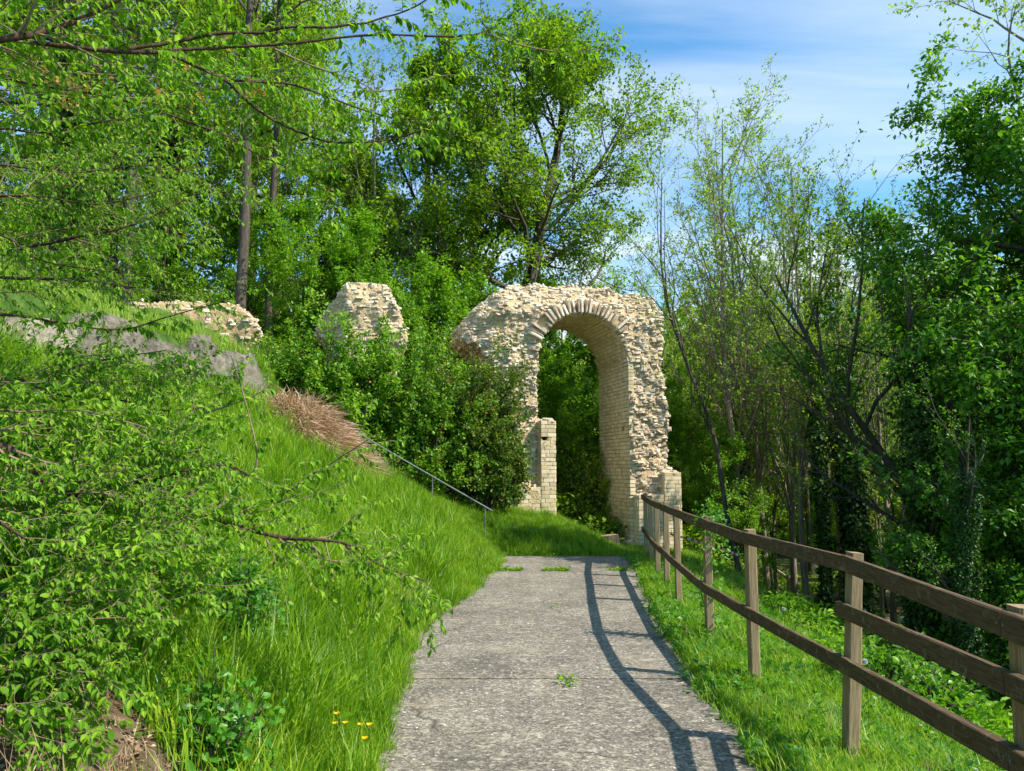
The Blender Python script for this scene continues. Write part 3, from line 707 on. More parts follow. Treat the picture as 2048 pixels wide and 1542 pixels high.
def bolt(k, z, n_=2):
    p = onpost(k, z); q0, q1 = tops[max(k - 1, 0)][1], tops[min(k + 1, len(FP) - 1)][1]; t_ = nrm(q1 - q0); side = nrm(np.array([-t_[1], t_[0], 0])); c = p + side * .0775
    for s_ in (-1, 1):
        cc = c + t_ * .022 * s_; V, F_ = tubes(np.array([[cc - side * .004, cc + side * .004]]), np.full((1, 2), .0065), 6); V = np.vstack([V, cc + side * .006]); F3 = np.array([[6 + i, 6 + (i + 1) % 6, 12] for i in range(6)])
        add('bolt', make_mesh('bolt', V - fo, [F_, F3], M['metal']), fence)
for k in range(1, 6):
    bolt(k, 1.098 + FP[k][2]); bolt(k, {1: .62, 2: .49, 3: .52}.get(k, .50))
for k in range(len(FP) - 1):
    zt = 1.098
    rail(k, zt + FP[k][2], zt + FP[k + 1][2], .092, -.004 if k else .05, -.004)
    low = {0: (.68, .62), 1: (.62, .49), 2: (.49, .52), 3: (.52, .50)}.get(k, (.50, .50))
    rail(k, low[0], low[1], .086, -.004, -.004)
    if k < 2: rail(k, (.92, .87)[k], (.87, .79)[k], .086, -.004, -.004 if k == 0 else .09)

ff = empty('wooden_fence', (11, 30, -4.6), category='fence', label='pale post and rail fence in the shade down among the tree trunks'); f2 = np.array(ff.location)
FQ = [(12.0, 39), (11.3, 34.6), (10.6, 30.3), (12.2, 30.3), (13.8, 30.5), (15.5, 30.8)]
for k, (x, y) in enumerate(FQ):
    z = float(ground(x, y)); o = add('post', box_mesh('post', 1.25, .14, .16, M['wood_far']), ff); place_x(o, np.array([x, y, z - .2]) - f2, np.array([x, y, z + 1.05]) - f2, (0, 1, 0))
    if k:
        x0, y0 = FQ[k - 1]; z0 = float(ground(x0, y0))
        for hz in (.27, .86):
            o = add('rail', box_mesh('rail', math.dist((x0, y0, z0), (x, y, z)), .05, .15, M['wood_far']), ff)
            place_x(o, np.array([x0, y0 - .09, z0 + hz]) - f2, np.array([x, y - .09, z + hz]) - f2)

# metal handrail beyond the crest of the bank
hr_ = empty('handrail', (-.4, 14.7, .5), category='handrail', label='thin grey metal handrail running down beside the hidden steps, below the bushes'); h0 = np.array(hr_.location)
pts = np.array([at(590, 783, 14.7), at(740, 880, 14.7), at(865, 953, 14.7), at(985, 1022, 14.7)])
V, Fq = tubes(spline(pts, 10)[None], np.full((1, 10), .015), 8); add('rail', make_mesh('rail', V - h0, Fq, M['metal'], smooth=True), hr_)
for px, py in ((655, 825), (753, 888), (865, 953), (970, 1014)):
    a = at(px, py, 14.7); V, Fq = tubes(np.array([[a - [0, 0, .95], a]]), np.full((1, 2), .012), 6); add('baluster', make_mesh('baluster', V - h0, Fq, M['metal'], smooth=True), hr_)

# ------------------------------------------------------------------ trees
def trunk_poly(pts, n=12): return spline(pts, n)[None]
def build_tree(seed, trunk, r0, levels, leaf, kside=8):
    """trunk: control points; levels: list of kwargs for spawn. returns wood Bag, leaf arrays"""
    r = np.random.default_rng(seed); wood = Bag()
    poly = trunk_poly(trunk); n = poly.shape[1]; rad = (r0 * (np.linspace(1, .0, n) ** .75 * .88 + .12))[None]
    rad[0, 0] *= 1.3
    wood.put(*tubes(poly, rad, kside)); cur = (poly, rad); P_, D_, N_, S_ = [], [], [], []
    for li, lv in enumerate(levels):
        cur = spawn(r, cur[0], cur[1], **lv)
        wood.put(*tubes(cur[0], cur[1], (6, 4, 3, 3)[min(li, 3)]))
    p, D, N, S = twig_leaves(r, cur[0], **leaf)
    return wood, (p, D, N, S), r
def crown_prof(lo=.4, hi=.25):
    return lambda t: np.interp(t, [0, .35, .7, 1], [lo, 1, .9, hi])
KINDS = {}
def kind(name, seed, trunk, r0, levels, leaf, bark, leafm, ivy=None, tmpl=LEAF_FAR, extra=None):
    wood, L, r = build_tree(seed, trunk, r0, levels, leaf)
    V, F_, T = leaves_geo(*L, tmpl, r)
    tm = wood.mesh('trunk', M[bark], True); cm = make_mesh('crown', V, F_, M[leafm], T)
    parts = [('trunk', tm), ('crown', cm)]
    if ivy:
        z0, z1, rr, cnt = ivy; P0 = spline(trunk, 60); sel = P0[(P0[:, 2] > z0) & (P0[:, 2] < z1)]
        c = sel[r.integers(len(sel), size=cnt)] + np.stack([np.zeros(cnt), np.zeros(cnt), r.uniform(-.3, .3, cnt)], -1)
        th = r.uniform(0, 2 * np.pi, cnt); w_ = rr * (.45 + .55 * np.abs(vnoise(np.stack([th * 1.5, c[:, 2] * 1.2, c[:, 2] * 0], -1), 1, 2)) * 1.6) * r.uniform(.5, 1.05, cnt)
        o_ = np.stack([np.cos(th), np.sin(th), np.zeros(cnt)], -1)
        Dn = nrm(o_ * .3 + r.normal(size=(cnt, 3)) * .5 + [0, 0, -.6]); Nn = nrm(o_ + r.normal(size=(cnt, 3)) * .4 + [0, 0, .3])
        V, F_, T = leaves_geo(c + o_ * w_[:, None], Dn, Nn, r.uniform(.09, .17, cnt) * (1 if cnt < 12000 else .5), tmpl, r, 1.3)
        parts.append(('ivy', make_mesh('ivy', V, F_, M['leaf_ivy'], T)))
    KINDS[name] = parts
def plant(kind_, x, y, rz=0, s=1.0, label='', group=None, z=None, cat='tree', name='tree', sz=None, dz=0):
    z = float(ground(x, y)) - .1 if z is None else z
    e = empty(name, (x, y, z + dz), category=cat, label=label)
    if group: e['group'] = group
    e.rotation_euler = (0, 0, rz); e.scale = (s, s, sz or s)
    for n, me in KINDS[kind_]: add(n, me, e)
    return e
# the tall oak behind the arch (real trunk line, leaning right)
kind('oak', 101, [(-.5, 0, 0), (-.1, 0, 4), (.1, 0, 8), (.6, .1, 10.5), (1.1, 0, 13), (1.6, .2, 15.5), (2.0, 0, 18.8)], .36,
     [dict(cnt=24, t0=.36, t1=.98, ang=62, lenr=.33, n=8, wander=.12, up=.05, rs=.42, prof=crown_prof(1.0, .3)),
      dict(cnt=9, t0=.25, t1=1, ang=48, lenr=.5, n=6, wander=.2, up=.05, rs=.5),
      dict(cnt=6, t0=.2, t1=1, ang=45, lenr=.42, n=4, wander=.25, up=.05, rs=.55, rmin=.008)],
     dict(q=44, size=.15, droop=-.05, jit=.13), 'bark', 'leaf_oak')
kind('oak_b', 102, [(0, 0, 0), (.2, 0, 5), (-.1, 0, 9), (.4, .1, 12), (.3, 0, 17)], .26,
     [dict(cnt=18, t0=.30, t1=.98, ang=50, lenr=.24, n=7, wander=.16, up=.08, rs=.5, prof=crown_prof(.8, .4)),
      dict(cnt=7, t0=.25, t1=1, ang=45, lenr=.42, n=5, wander=.2, up=.05, rs=.5),
      dict(cnt=6, t0=.2, t1=1, ang=45, lenr=.45, n=4, wander=.25, up=.05, rs=.55, rmin=.007)],
     dict(q=34, size=.16, droop=-.05, jit=.11), 'bark', 'leaf_bright')
kind('forest', 103, [(0, 0, 0), (.1, 0, 6), (.3, .1, 12), (0, 0, 20)], .22,
     [dict(cnt=26, t0=.2, t1=.99, ang=68, lenr=.19, n=6, wander=.14, up=.03, rs=.45, prof=crown_prof(.9, .3)),
      dict(cnt=6, t0=.2, t1=1, ang=45, lenr=.45, n=5, wander=.2, up=.02, rs=.5),
      dict(cnt=4, t0=.2, t1=1, ang=45, lenr=.5, n=3, wander=.2, up=0, rs=.55, rmin=.006)],
     dict(q=30, size=.15, droop=-.1, jit=.13), 'bark', 'leaf_bright')
kind('forest_b', 104, [(0, 0, 0), (-.3, 0, 5), (.1, .1, 10), (.5, 0, 15)], .15,
     [dict(cnt=24, t0=.10, t1=.99, ang=60, lenr=.24, n=6, wander=.16, up=.04, rs=.45, prof=crown_prof(.9, .35)),
      dict(cnt=6, t0=.2, t1=1, ang=45, lenr=.45, n=4, wander=.2, up=.02, rs=.5),
      dict(cnt=4, t0=.2, t1=1, ang=45, lenr=.5, n=3, wander=.2, up=0, rs=.55, rmin=.006)],
     dict(q=44, size=.14, droop=-.1, jit=.12), 'bark', 'leaf_oak')
kind('understory', 105, [(0, 0, 0), (.2, 0, 1.6), (.1, .1, 3.5), (.3, 0, 6)], .07,
     [dict(cnt=22, t0=.06, t1=.99, ang=55, lenr=.36, n=6, wander=.16, up=.06, rs=.5, prof=crown_prof(1, .4)),
      dict(cnt=6, t0=.2, t1=1, ang=45, lenr=.45, n=4, wander=.2, up=.02, rs=.55),
      dict(cnt=4, t0=.2, t1=1, ang=45, lenr=.5, n=3, wander=.2, up=0, rs=.6, rmin=.004)],
     dict(q=38, size=.11, droop=-.1, jit=.07), 'bark', 'leaf_bush')
def slender(name, seed, H, r0, dens, q, lm='leaf_fresh', size=.085, t0=.33, ivy=None, lean=0.0):
    kind(name, seed, [(0, 0, 0), (lean * .1 + .1, 0, H * .25), (lean * .4 - .1, .1, H * .5), (lean, 0, H)], r0,
         [dict(cnt=dens, t0=t0, t1=.97, ang=27, lenr=.36, n=9, wander=.07, up=.07, rs=.55, prof=crown_prof(1.05, .55)),
          dict(cnt=9, t0=.15, t1=1, ang=36, lenr=.30, n=6, wander=.12, up=.05, rs=.5, rmin=.007),
          dict(cnt=6, t0=.15, t1=1, ang=42, lenr=.36, n=4, wander=.18, up=.04, rs=.55, rmin=.0045)],
         dict(q=q, size=size, droop=.0, jit=.03), 'bark_pale', lm, ivy=ivy)
slender('slender_a', 106, 12.6, .10, 16, 7)
slender('slender_b', 107, 12.4, .095, 14, 6, lean=1.0)
slender('slender_c', 108, 11.5, .085, 12, 14, 'leaf_bright', .10, .2)
slender('ivy_trunk', 109, 13, .14, 8, 10, 'leaf_bright', .10, .4, ivy=(.2, 8.5, .55, 9000))
slender('ivy_thin', 110, 13.5, .10, 8, 10, 'leaf_bright', .09, .35, ivy=(0, 10, .25, 4500), lean=-.8)
kind('sparse_tall', 111, [(0, 0, 0), (.2, 0, 6), (0, .1, 12), (.4, 0, 19)], .2,
     [dict(cnt=16, t0=.35, t1=.98, ang=45, lenr=.24, n=8, wander=.14, up=.06, rs=.5, prof=crown_prof(.9, .4)),
      dict(cnt=7, t0=.2, t1=1, ang=45, lenr=.4, n=5, wander=.2, up=.04, rs=.5, rmin=.009),
      dict(cnt=5, t0=.2, t1=1, ang=45, lenr=.42, n=4, wander=.22, up=.04, rs=.55, rmin=.006)],
     dict(q=14, size=.13, droop=-.05, jit=.08), 'bark_pale', 'leaf_fresh')
kind('lush', 112, [(0, 0, 0), (.3, 0, 4), (-.2, .1, 8), (.2, 0, 13.2)], .24,
     [dict(cnt=30, t0=.08, t1=.99, ang=68, lenr=.30, n=7, wander=.14, up=.05, rs=.45, prof=crown_prof(1, .35)),
      dict(cnt=8, t0=.2, t1=1, ang=45, lenr=.42, n=5, wander=.2, up=.0, rs=.5),
      dict(cnt=5, t0=.2, t1=1, ang=45, lenr=.45, n=4, wander=.2, up=-.03, rs=.55, rmin=.006)],
     dict(q=76, size=.125, droop=-.2, jit=.12), 'bark', 'leaf_deep')

plant('oak', 0.1, 27.5, .0, 1.0, 'tall dark trunked oak with a broad crown right behind the arch', z=-1.5, sz=.97)
plant('oak_b', -3.3, 26.5, .6, 1.0, 'upright broadleaf tree forking left of the tall oak', z=-.7)
plant('oak_b', -1.2, 29.5, 2.6, 1.0, 'slimmer broadleaf tree half hidden between the oak and the forked tree', z=-1.6, sz=1.03)
kind('bare_stem', 130, [(0, 0, 0), (.1, 0, 4), (-.05, 0, 8), (.1, 0, 12), (0, 0, 17)], .21,
     [dict(cnt=14, t0=.42, t1=.99, ang=60, lenr=.2, n=6, wander=.14, up=.04, rs=.4, prof=crown_prof(.9, .35)),
      dict(cnt=6, t0=.2, t1=1, ang=45, lenr=.45, n=4, wander=.2, up=.02, rs=.5),
      dict(cnt=4, t0=.2, t1=1, ang=45, lenr=.5, n=3, wander=.2, up=0, rs=.55, rmin=.006)],
     dict(q=30, size=.14, droop=-.1, jit=.12), 'bark', 'leaf_bright')
plant('bare_stem', -6.95, 19.4, .6, .72, 'straight bare grey trunk rising right behind the low wall remnant', sz=1.0)
plant('bare_stem', -6.55, 20.6, 2.6, .55, 'thin pale bare trunk just right of the straight grey trunk', sz=.8)
plant('bare_stem', -10.0, 19.8, 4.1, .8, 'bare dark trunk on the hilltop left of the wall remnant')
# left wood
LG = 'woodland trees on the left hilltop'
for i, (k, x, y, rz, s, lb) in enumerate([
    ('forest', -8.75, 24.5, 1.0, .9, 'bright leafy woodland tree filling the view behind the bare grey trunk'),
    ('forest_b', -7.2, 23.0, 2.2, .8, 'darker green woodland tree right of the bare grey trunk'),
    ('forest', -13.8, 26, 3.0, 1.05, 'bright green woodland tree far up the hill'),
    ('forest', -18.5, 25, 4.4, 1.05, 'bright green woodland tree far up the hill'),
    ('forest_b', -11.4, 22.0, .3, 1.1, 'darker green woodland tree among the bright ones on the hill'),
    ('forest', -16, 20, 5.2, .95, 'bright green woodland tree far up the hill'),
    ('forest_b', -5.9, 28, 1.5, .74, 'darker leaning woodland tree above the broken pier'),
    ('forest', -11, 32, 2.0, 1.15, 'bright green woodland tree far up the hill'),
    ('forest', -20, 33, 1.1, 1.2, 'bright green woodland tree far up the hill'),
    ('forest', -26, 30, .1, 1.2, 'bright green woodland tree far up the hill'),
    ('forest_b', -15.5, 30, .9, 1.3, 'bright green woodland tree far up the hill')]):
    plant(k, x, y, rz, s, lb, LG)
plant('ivy_thin', -12.2, 21.0, 1.0, 1.1, 'dark ivy wrapped trunk on the left hilltop', LG)
plant('ivy_trunk', -6.0, 25.0, 2.0, .75, 'ivy smothered dark trunk between the remnant and the broken pier', LG)
plant('ivy_trunk', -10.3, 22.4, .4, .85, 'ivy smothered trunk between the bright hill trees', LG)
plant('ivy_trunk', -4.6, 24.6, 4.0, .95, 'tall ivy smothered trunk directly above the broken pier', LG)
UG = 'understorey trees behind the ruins'
for (x, y, rz, s, dz, lb) in [(-9.5, 20.5, 0, .62, 0, 'small leafy tree rising behind the left end of the wall remnant'), (-7.7, 21.6, 1, .7, 0, 'small leafy tree behind the right end of the wall remnant'),
        (-5.6, 20.8, 2.1, .85, -.3, 'leafy small tree in the gap between the wall remnant and the broken pier'), (-4.3, 21.5, 3.3, 1.0, 0, 'leafy small tree directly behind the broken pier'),
        (-2.4, 22, 4, 1.05, 0, 'tall leafy small tree just right of the broken pier'), (-.9, 22.8, 5, 1.1, 0, 'leafy small tree behind the broken left shoulder of the arch'),
        (1.2, 24.5, .4, 1.15, 0, 'leafy small tree seen through the left half of the arch opening'), (2.9, 23.8, 1.4, 1.1, 0, 'leafy small tree behind the right pier of the arch'),
        (1.2, 21.8, 2.4, .62, 0, 'low leafy tree filling the bottom left of the arch opening'), (2.6, 22.2, .9, .66, 0, 'low leafy tree filling the bottom right of the arch opening'),
        (4.6, 25.5, 2.8, 1.1, 0, 'leafy small tree just right of the arch, behind the slender saplings'), (-12.2, 20.0, 1.7, .6, 0, 'small leafy tree on the hilltop grass left of the wall remnant'),
        (-14.6, 19, 2.9, .6, 0, 'leftmost small leafy tree on the hilltop'), (-3.3, 19.8, 5.5, .72, 0, 'low leafy tree squeezed against the right side of the broken pier')]:
    plant('understory', x, y, rz, s, lb, UG, dz=dz, name='small_tree')

# right wood
RG = 'slender young trees in the valley wood'
z4 = None
for (k, x, y, rz, s, lb) in [
    ('slender_a', 6.1, 21.5, .3, 1.08, 'tall slender tree with pale fresh leaves, first from the arch'),
    ('slender_b', 7.3, 22.5, 2.0, 1.12, 'tallest slender tree with an open crown of fresh leaves against the sky'),
    ('slender_a', 8.6, 24, 4.0, 1.08, 'slender forked tree with fine leafing twigs against the sky'),
    ('slender_b', 9.8, 23, 5.3, .98, 'slender tree leaning right with fine leafing twigs'),
    ('slender_a', 7.9, 21.2, 2.6, 1.0, 'slender tree with a fan of thin upright stems in the middle of the valley wood'),
    ('slender_b', 9.3, 26.2, 1.1, 1.12, 'tall slender tree behind the fan of upright stems'),
    ('slender_a', 10.4, 21.8, 5.6, .92, 'slender tree beside the lush right edge, its twigs bare at the tips'),
    ('slender_a', 7.0, 24.3, 3.9, 1.1, 'slender tree just right of the first one, with straight pale stems'),
    ('slender_c', 6.6, 26, 1.2, 1.0, 'greener slender tree behind the first slender trunks'),
    ('slender_a', 11.2, 27, 1.0, 1.02, 'slender background tree beside the lush dark tree'),
    ('slender_b', 5.4, 27.5, 3.3, .92, 'short slender tree peeping over the right end of the arch')]:
    plant(k, x, y, rz, s, lb, RG)
for (x, y, rz, s, k) in [(5.8, 25, 2.2, .8, 'slender_c'), (7.9, 26.4, .4, .9, 'slender_c'), (9.4, 28, 3.1, .95, 'slender_c'), (11.8, 25.4, 5.1, .9, 'slender_c'), (6.2, 31.5, 1.9, 1, 'slender_c'), (9, 32.5, 4.2, 1, 'slender_c'), (3.8, 33, 4.7, .95, 'slender_c'), (4.8, 30, 0, .85, 'slender_c'), (8, 29.5, 1, .95, 'slender_c'), (10, 30.5, 2, .95, 'slender_c'), (12.5, 31, 3, 1, 'slender_a'), (14.5, 29, 4, .95, 'slender_c'), (7, 33, 5, 1, 'slender_c'), (13, 25.8, .8, .85, 'slender_c'),
                      (15.5, 33, 1.3, 1, 'slender_c'), (10.7, 34.5, 2.1, 1, 'slender_c')]:
    plant(k, x, y, rz, s, 'thin background tree with light yellow green leaves in the valley wood', RG)
plant('ivy_trunk', 8.9, 20.6, .5, .86, 'thick ivy clad trunk standing in the middle of the valley wood', RG)
plant('ivy_thin', 8.15, 20.6, 1.2, .85, 'leaning thin trunk with ivy, left of the thick ivy clad one', RG)
plant('ivy_trunk', 7.1, 25.0, 3.0, .8, 'ivy clad trunk seen between two bare slender trunks', RG)
BG2 = 'leafy trees filling the valley wood'
for (k, x, y, rz, s) in [('forest_b', 10.5, 38, 0, .9), ('forest_b', 14, 37, 1, .85), ('forest', 18, 38, 2, .72), ('forest_b', 6, 37, 3, .85), ('forest', 2.5, 38, 4, .68), ('forest_b', 22, 36, 5, .9), ('forest', -2, 36, 1, .65), ('forest', 26, 40, 2.5, .8)]:
    plant(k, x, y, rz, s, 'leafy background tree closing the view through the valley wood', BG2)
for (x, y, rz, s) in [(5.6, 20.8, 0, .62), (8.2, 29.5, 1, .95), (13.4, 28.4, 2, .9), (12.3, 21.5, 3, .85), (6.2, 29, 4, 1.0), (14.8, 27.9, 5, 1.0), (16.5, 25.5, 1.8, 1.1), (16.2, 24.5, 2.2, 1.0), (15, 21.5, .2, 1.0), (18, 29, 4.4, 1.1), (5, 23.7, 2.9, .85)]:
    plant('understory', x, y, rz, s, 'green undergrowth tree between the trunks of the valley wood', 'undergrowth of the valley wood', name='small_tree')
plant('lush', 11.3, 13.6, .3, .92, 'lush dark green tree towering at the right edge', z=-3.5, sz=.95)
plant('lush', 8.9, 13.0, 5.0, .86, 'fullest leafy green tree at the right edge with bright upper leaves', z=-3.4)
plant('lush', 14.4, 16.6, 2.0, .82, 'dense green tree behind the lush dark one at the right edge', z=-3.5)
plant('lush', 8.9, 11.2, 4.1, .52, 'low dark leafy tree under the lush one, above the fence', z=-3.2)
plant('lush', 12.8, 11.0, 1.1, .6, 'shaded leafy tree partly out of frame beside the fence', z=-3.4)
plant('sparse_tall', 14.6, 20.8, 0, 1.12, 'tall sparse tree with small brownish leaves at the top right corner', z=-3.5)
# the dark spreading tree
kind('spreading', 120, [(0, 0, 0), (-.1, 0, 2.2), (-.7, .1, 4.1), (-2.0, .2, 6.2), (-3.0, .1, 8.2)], .13,
     [dict(cnt=12, t0=.25, t1=.98, ang=38, lenr=.42, n=8, wander=.12, up=.07, rs=.55, prof=crown_prof(.9, .4)),
      dict(cnt=7, t0=.2, t1=1, ang=42, lenr=.36, n=5, wander=.16, up=.04, rs=.5, rmin=.006),
      dict(cnt=5, t0=.2, t1=1, ang=45, lenr=.42, n=3, wander=.2, up=.02, rs=.55, rmin=.004)],
     dict(q=9, size=.09, droop=-.05, jit=.05), 'bark', 'leaf_oak')
plant('spreading', 7.9, 14.0, 0, 1.0, 'dark bare limbed tree spreading leftwards in front of the ivy clad trunks', z=-3.0)
kind('curved', 121, [(0, 0, 0), (-.35, 0, 1.9), (-.55, 0, 3.4), (-1.2, .1, 5.3), (-1.55, 0, 6.8), (-1.5, 0, 9.0)], .06,
     [dict(cnt=12, t0=.35, t1=.98, ang=35, lenr=.26, n=7, wander=.1, up=.06, rs=.5),
      dict(cnt=7, t0=.15, t1=1, ang=40, lenr=.36, n=4, wander=.15, up=.03, rs=.5, rmin=.004),
      dict(cnt=4, t0=.2, t1=1, ang=45, lenr=.4, n=3, wander=.2, up=.02, rs=.55, rmin=.003)],
     dict(q=7, size=.06, droop=-.05, jit=.03), 'bark', 'leaf_bright')
plant('curved', 4.75, 16.2, 0, 1.0, 'thin curved sapling bending towards the right end of the arch', z=-1.0)
kind('near_ivy', 122, [(0, 0, 0), (.4, .1, 1.6), (.5, .2, 3.4), (.9, .2, 7)], .13,
     [dict(cnt=8, t0=.35, t1=.98, ang=45, lenr=.30, n=6, wander=.14, up=.04, rs=.5),
      dict(cnt=6, t0=.2, t1=1, ang=42, lenr=.4, n=4, wander=.16, up=.04, rs=.5, rmin=.005),
      dict(cnt=4, t0=.2, t1=1, ang=45, lenr=.42, n=3, wander=.2, up=.02, rs=.55, rmin=.004)],
     dict(q=16, size=.08, droop=-.1, jit=.05), 'bark', 'leaf_deep', ivy=(.5, 5.5, .4, 16000))
plant('near_ivy', 5.6, 10.2, 0, .55, 'ivy covered leaning trunk close behind the near fence panel')
plant('near_ivy', 6.75, 13.0, 4.0, 1.0, 'ivy dark trunk further down the slope behind the fence')
# distant woodland: one mass nobody could count
r = np.random.default_rng(77); n = 120000
th = r.uniform(R(-48), R(48), n); dist = r.uniform(48, 75, n)
x = np.sin(th) * dist; y = np.cos(th) * dist
lump = vnoise(np.stack([x, y, x * 0], -1), .11, 3)
topz = np.interp(x, [-30, -8, -2, 6, 14, 40], [15, 13, 8, 8.5, 11, 13]) + lump * 5 + (dist - 48) * .05
z = -5 + (topz + 5) * r.random(n) ** .7
P_ = np.stack([x, y, z], -1); Dn = nrm(r.normal(size=P_.shape)); Nn = nrm(r.normal(size=P_.shape) * .6 + [0, -.4, .8])
V, F_, T = leaves_geo(P_, Dn, Nn, r.uniform(.4, .95, n), LEAF_FAR, r, 1.3)
add('distant_woodland', make_mesh('distant_woodland', V, F_, M['leaf_bright'], T), kind='stuff', label='distant leafy woodland closing the horizon')

# ------------------------------------------------------------------ bushes in front of the piers
def bush(name, label, cx, cy, top, rx, ry, seed, lm, n=26000, size=.075, base=None, red=0, slope=0.0, stems=46):
    r = np.random.default_rng(seed); zb = float(ground(cx, cy)) if base is None else base; H = top - zb
    a = r.uniform(0, 2 * np.pi, stems); rr = np.sqrt(r.random(stems))
    end = np.stack([np.cos(a) * rr * rx, np.sin(a) * rr * ry, H * np.sqrt(np.clip(1 - rr ** 2 * .85, 0, 1)) * r.uniform(.55, 1.03, stems)], -1)
    st = np.stack([np.cos(a) * rr * rx * .3, np.sin(a) * rr * ry * .3, np.full(stems, -.25)], -1)
    t = np.linspace(0, 1, 7)[None, :, None]
    poly = st[:, None] * (1 - t) + end[:, None] * t + np.sin(t * np.pi) * (end - st)[:, None] * [.25, .25, 0] * .4 + r.normal(size=(stems, 7, 3)) * .03
    poly[:, :, 2] += slope * poly[:, :, 0]
    rad = np.linspace(.022, .006, 7)[None].repeat(stems, 0)
    wood = Bag(); wood.put(*tubes(poly, rad, 5))
    c2 = spawn(r, poly, rad, 7, .2, 1, 42, .32, 5, .15, .05, .6, rmin=.004); wood.put(*tubes(*c2, 3))
    c3 = spawn(r, c2[0], c2[1], 4, .2, 1, 42, .5, 4, .2, .04, .6, rmin=.003); wood.put(*tubes(*c3, 3))
    q = max(4, n // (len(c3[0]) + len(c2[0])))
    L1 = twig_leaves(r, c3[0], q, size, -.1, .9, .035, .7); L2 = twig_leaves(r, c2[0], q, size, -.1, .9, .05, .7)
    L = [np.concatenate(v) for v in zip(L1, L2)]
    e = empty(name, (cx, cy, zb), category='bush', label=label)
    add('stems', wood.mesh('stems', M['bark'], True), e)
    k = r.random(len(L[0])) < red; tm_ = LEAF_FAR if cy > 12 else LEAF_MID
    V, F_, T = leaves_geo(*[v[~k] for v in L], tm_, r, 1.15); add('foliage', make_mesh('foliage', V, F_, M[lm], T), e)
    if red:
        V, F_, T = leaves_geo(*[v[k] for v in L], tm_, r, 1.0); add('reddish_leaves', make_mesh('reddish_leaves', V, F_, M['leaf_red'], T), e)
    return e
bush('bush', 'large bright green bush in front of the broken pier', -3.25, 15.9, 4.55, 1.4, .9, 1, 'leaf_bush', 52000, red=.02)
bush('bush', 'round green bush between the broken pier and the arch', -1.85, 15.8, 3.75, 1.1, .8, 2, 'leaf_bush', 44000, .07, red=.03)
bush('bush', 'tall dark bush with reddish leaves hiding the arch\'s left pier', -.66, 16.4, 4.05, .9, .7, 3, 'leaf_bush_dark', 56000, .068, red=.06, stems=56)
bush('bush', 'small green bush against the ledge at the left end of the handrail', -4.9, 16.0, 4.2, .8, .6, 4, 'leaf_bush', 9000, .07)
bush('bush', 'bright yellow green bush low down inside the arch opening', 2.1, 21.2, 2.2, 1.3, .8, 5, 'leaf_bright', 14000, .08)
bush('bush', 'small leafy shrub on the near bank beside the bare soil', -1.75, 4.45, 1.02, .36, .32, 6, 'leaf_near2', 5200, .042, stems=34)
bush('bush', 'little leafy shrub at the bottom of the bank, closest to the camera', -1.28, 3.35, .62, .3, .25, 7, 'leaf_near2', 2600, .04, stems=20)
bush('bush', 'low dark shrub on the slope under the near fence panels', 3.2, 6.6, .1, .6, .5, 8, 'leaf_deep', 3500, .06, stems=24)

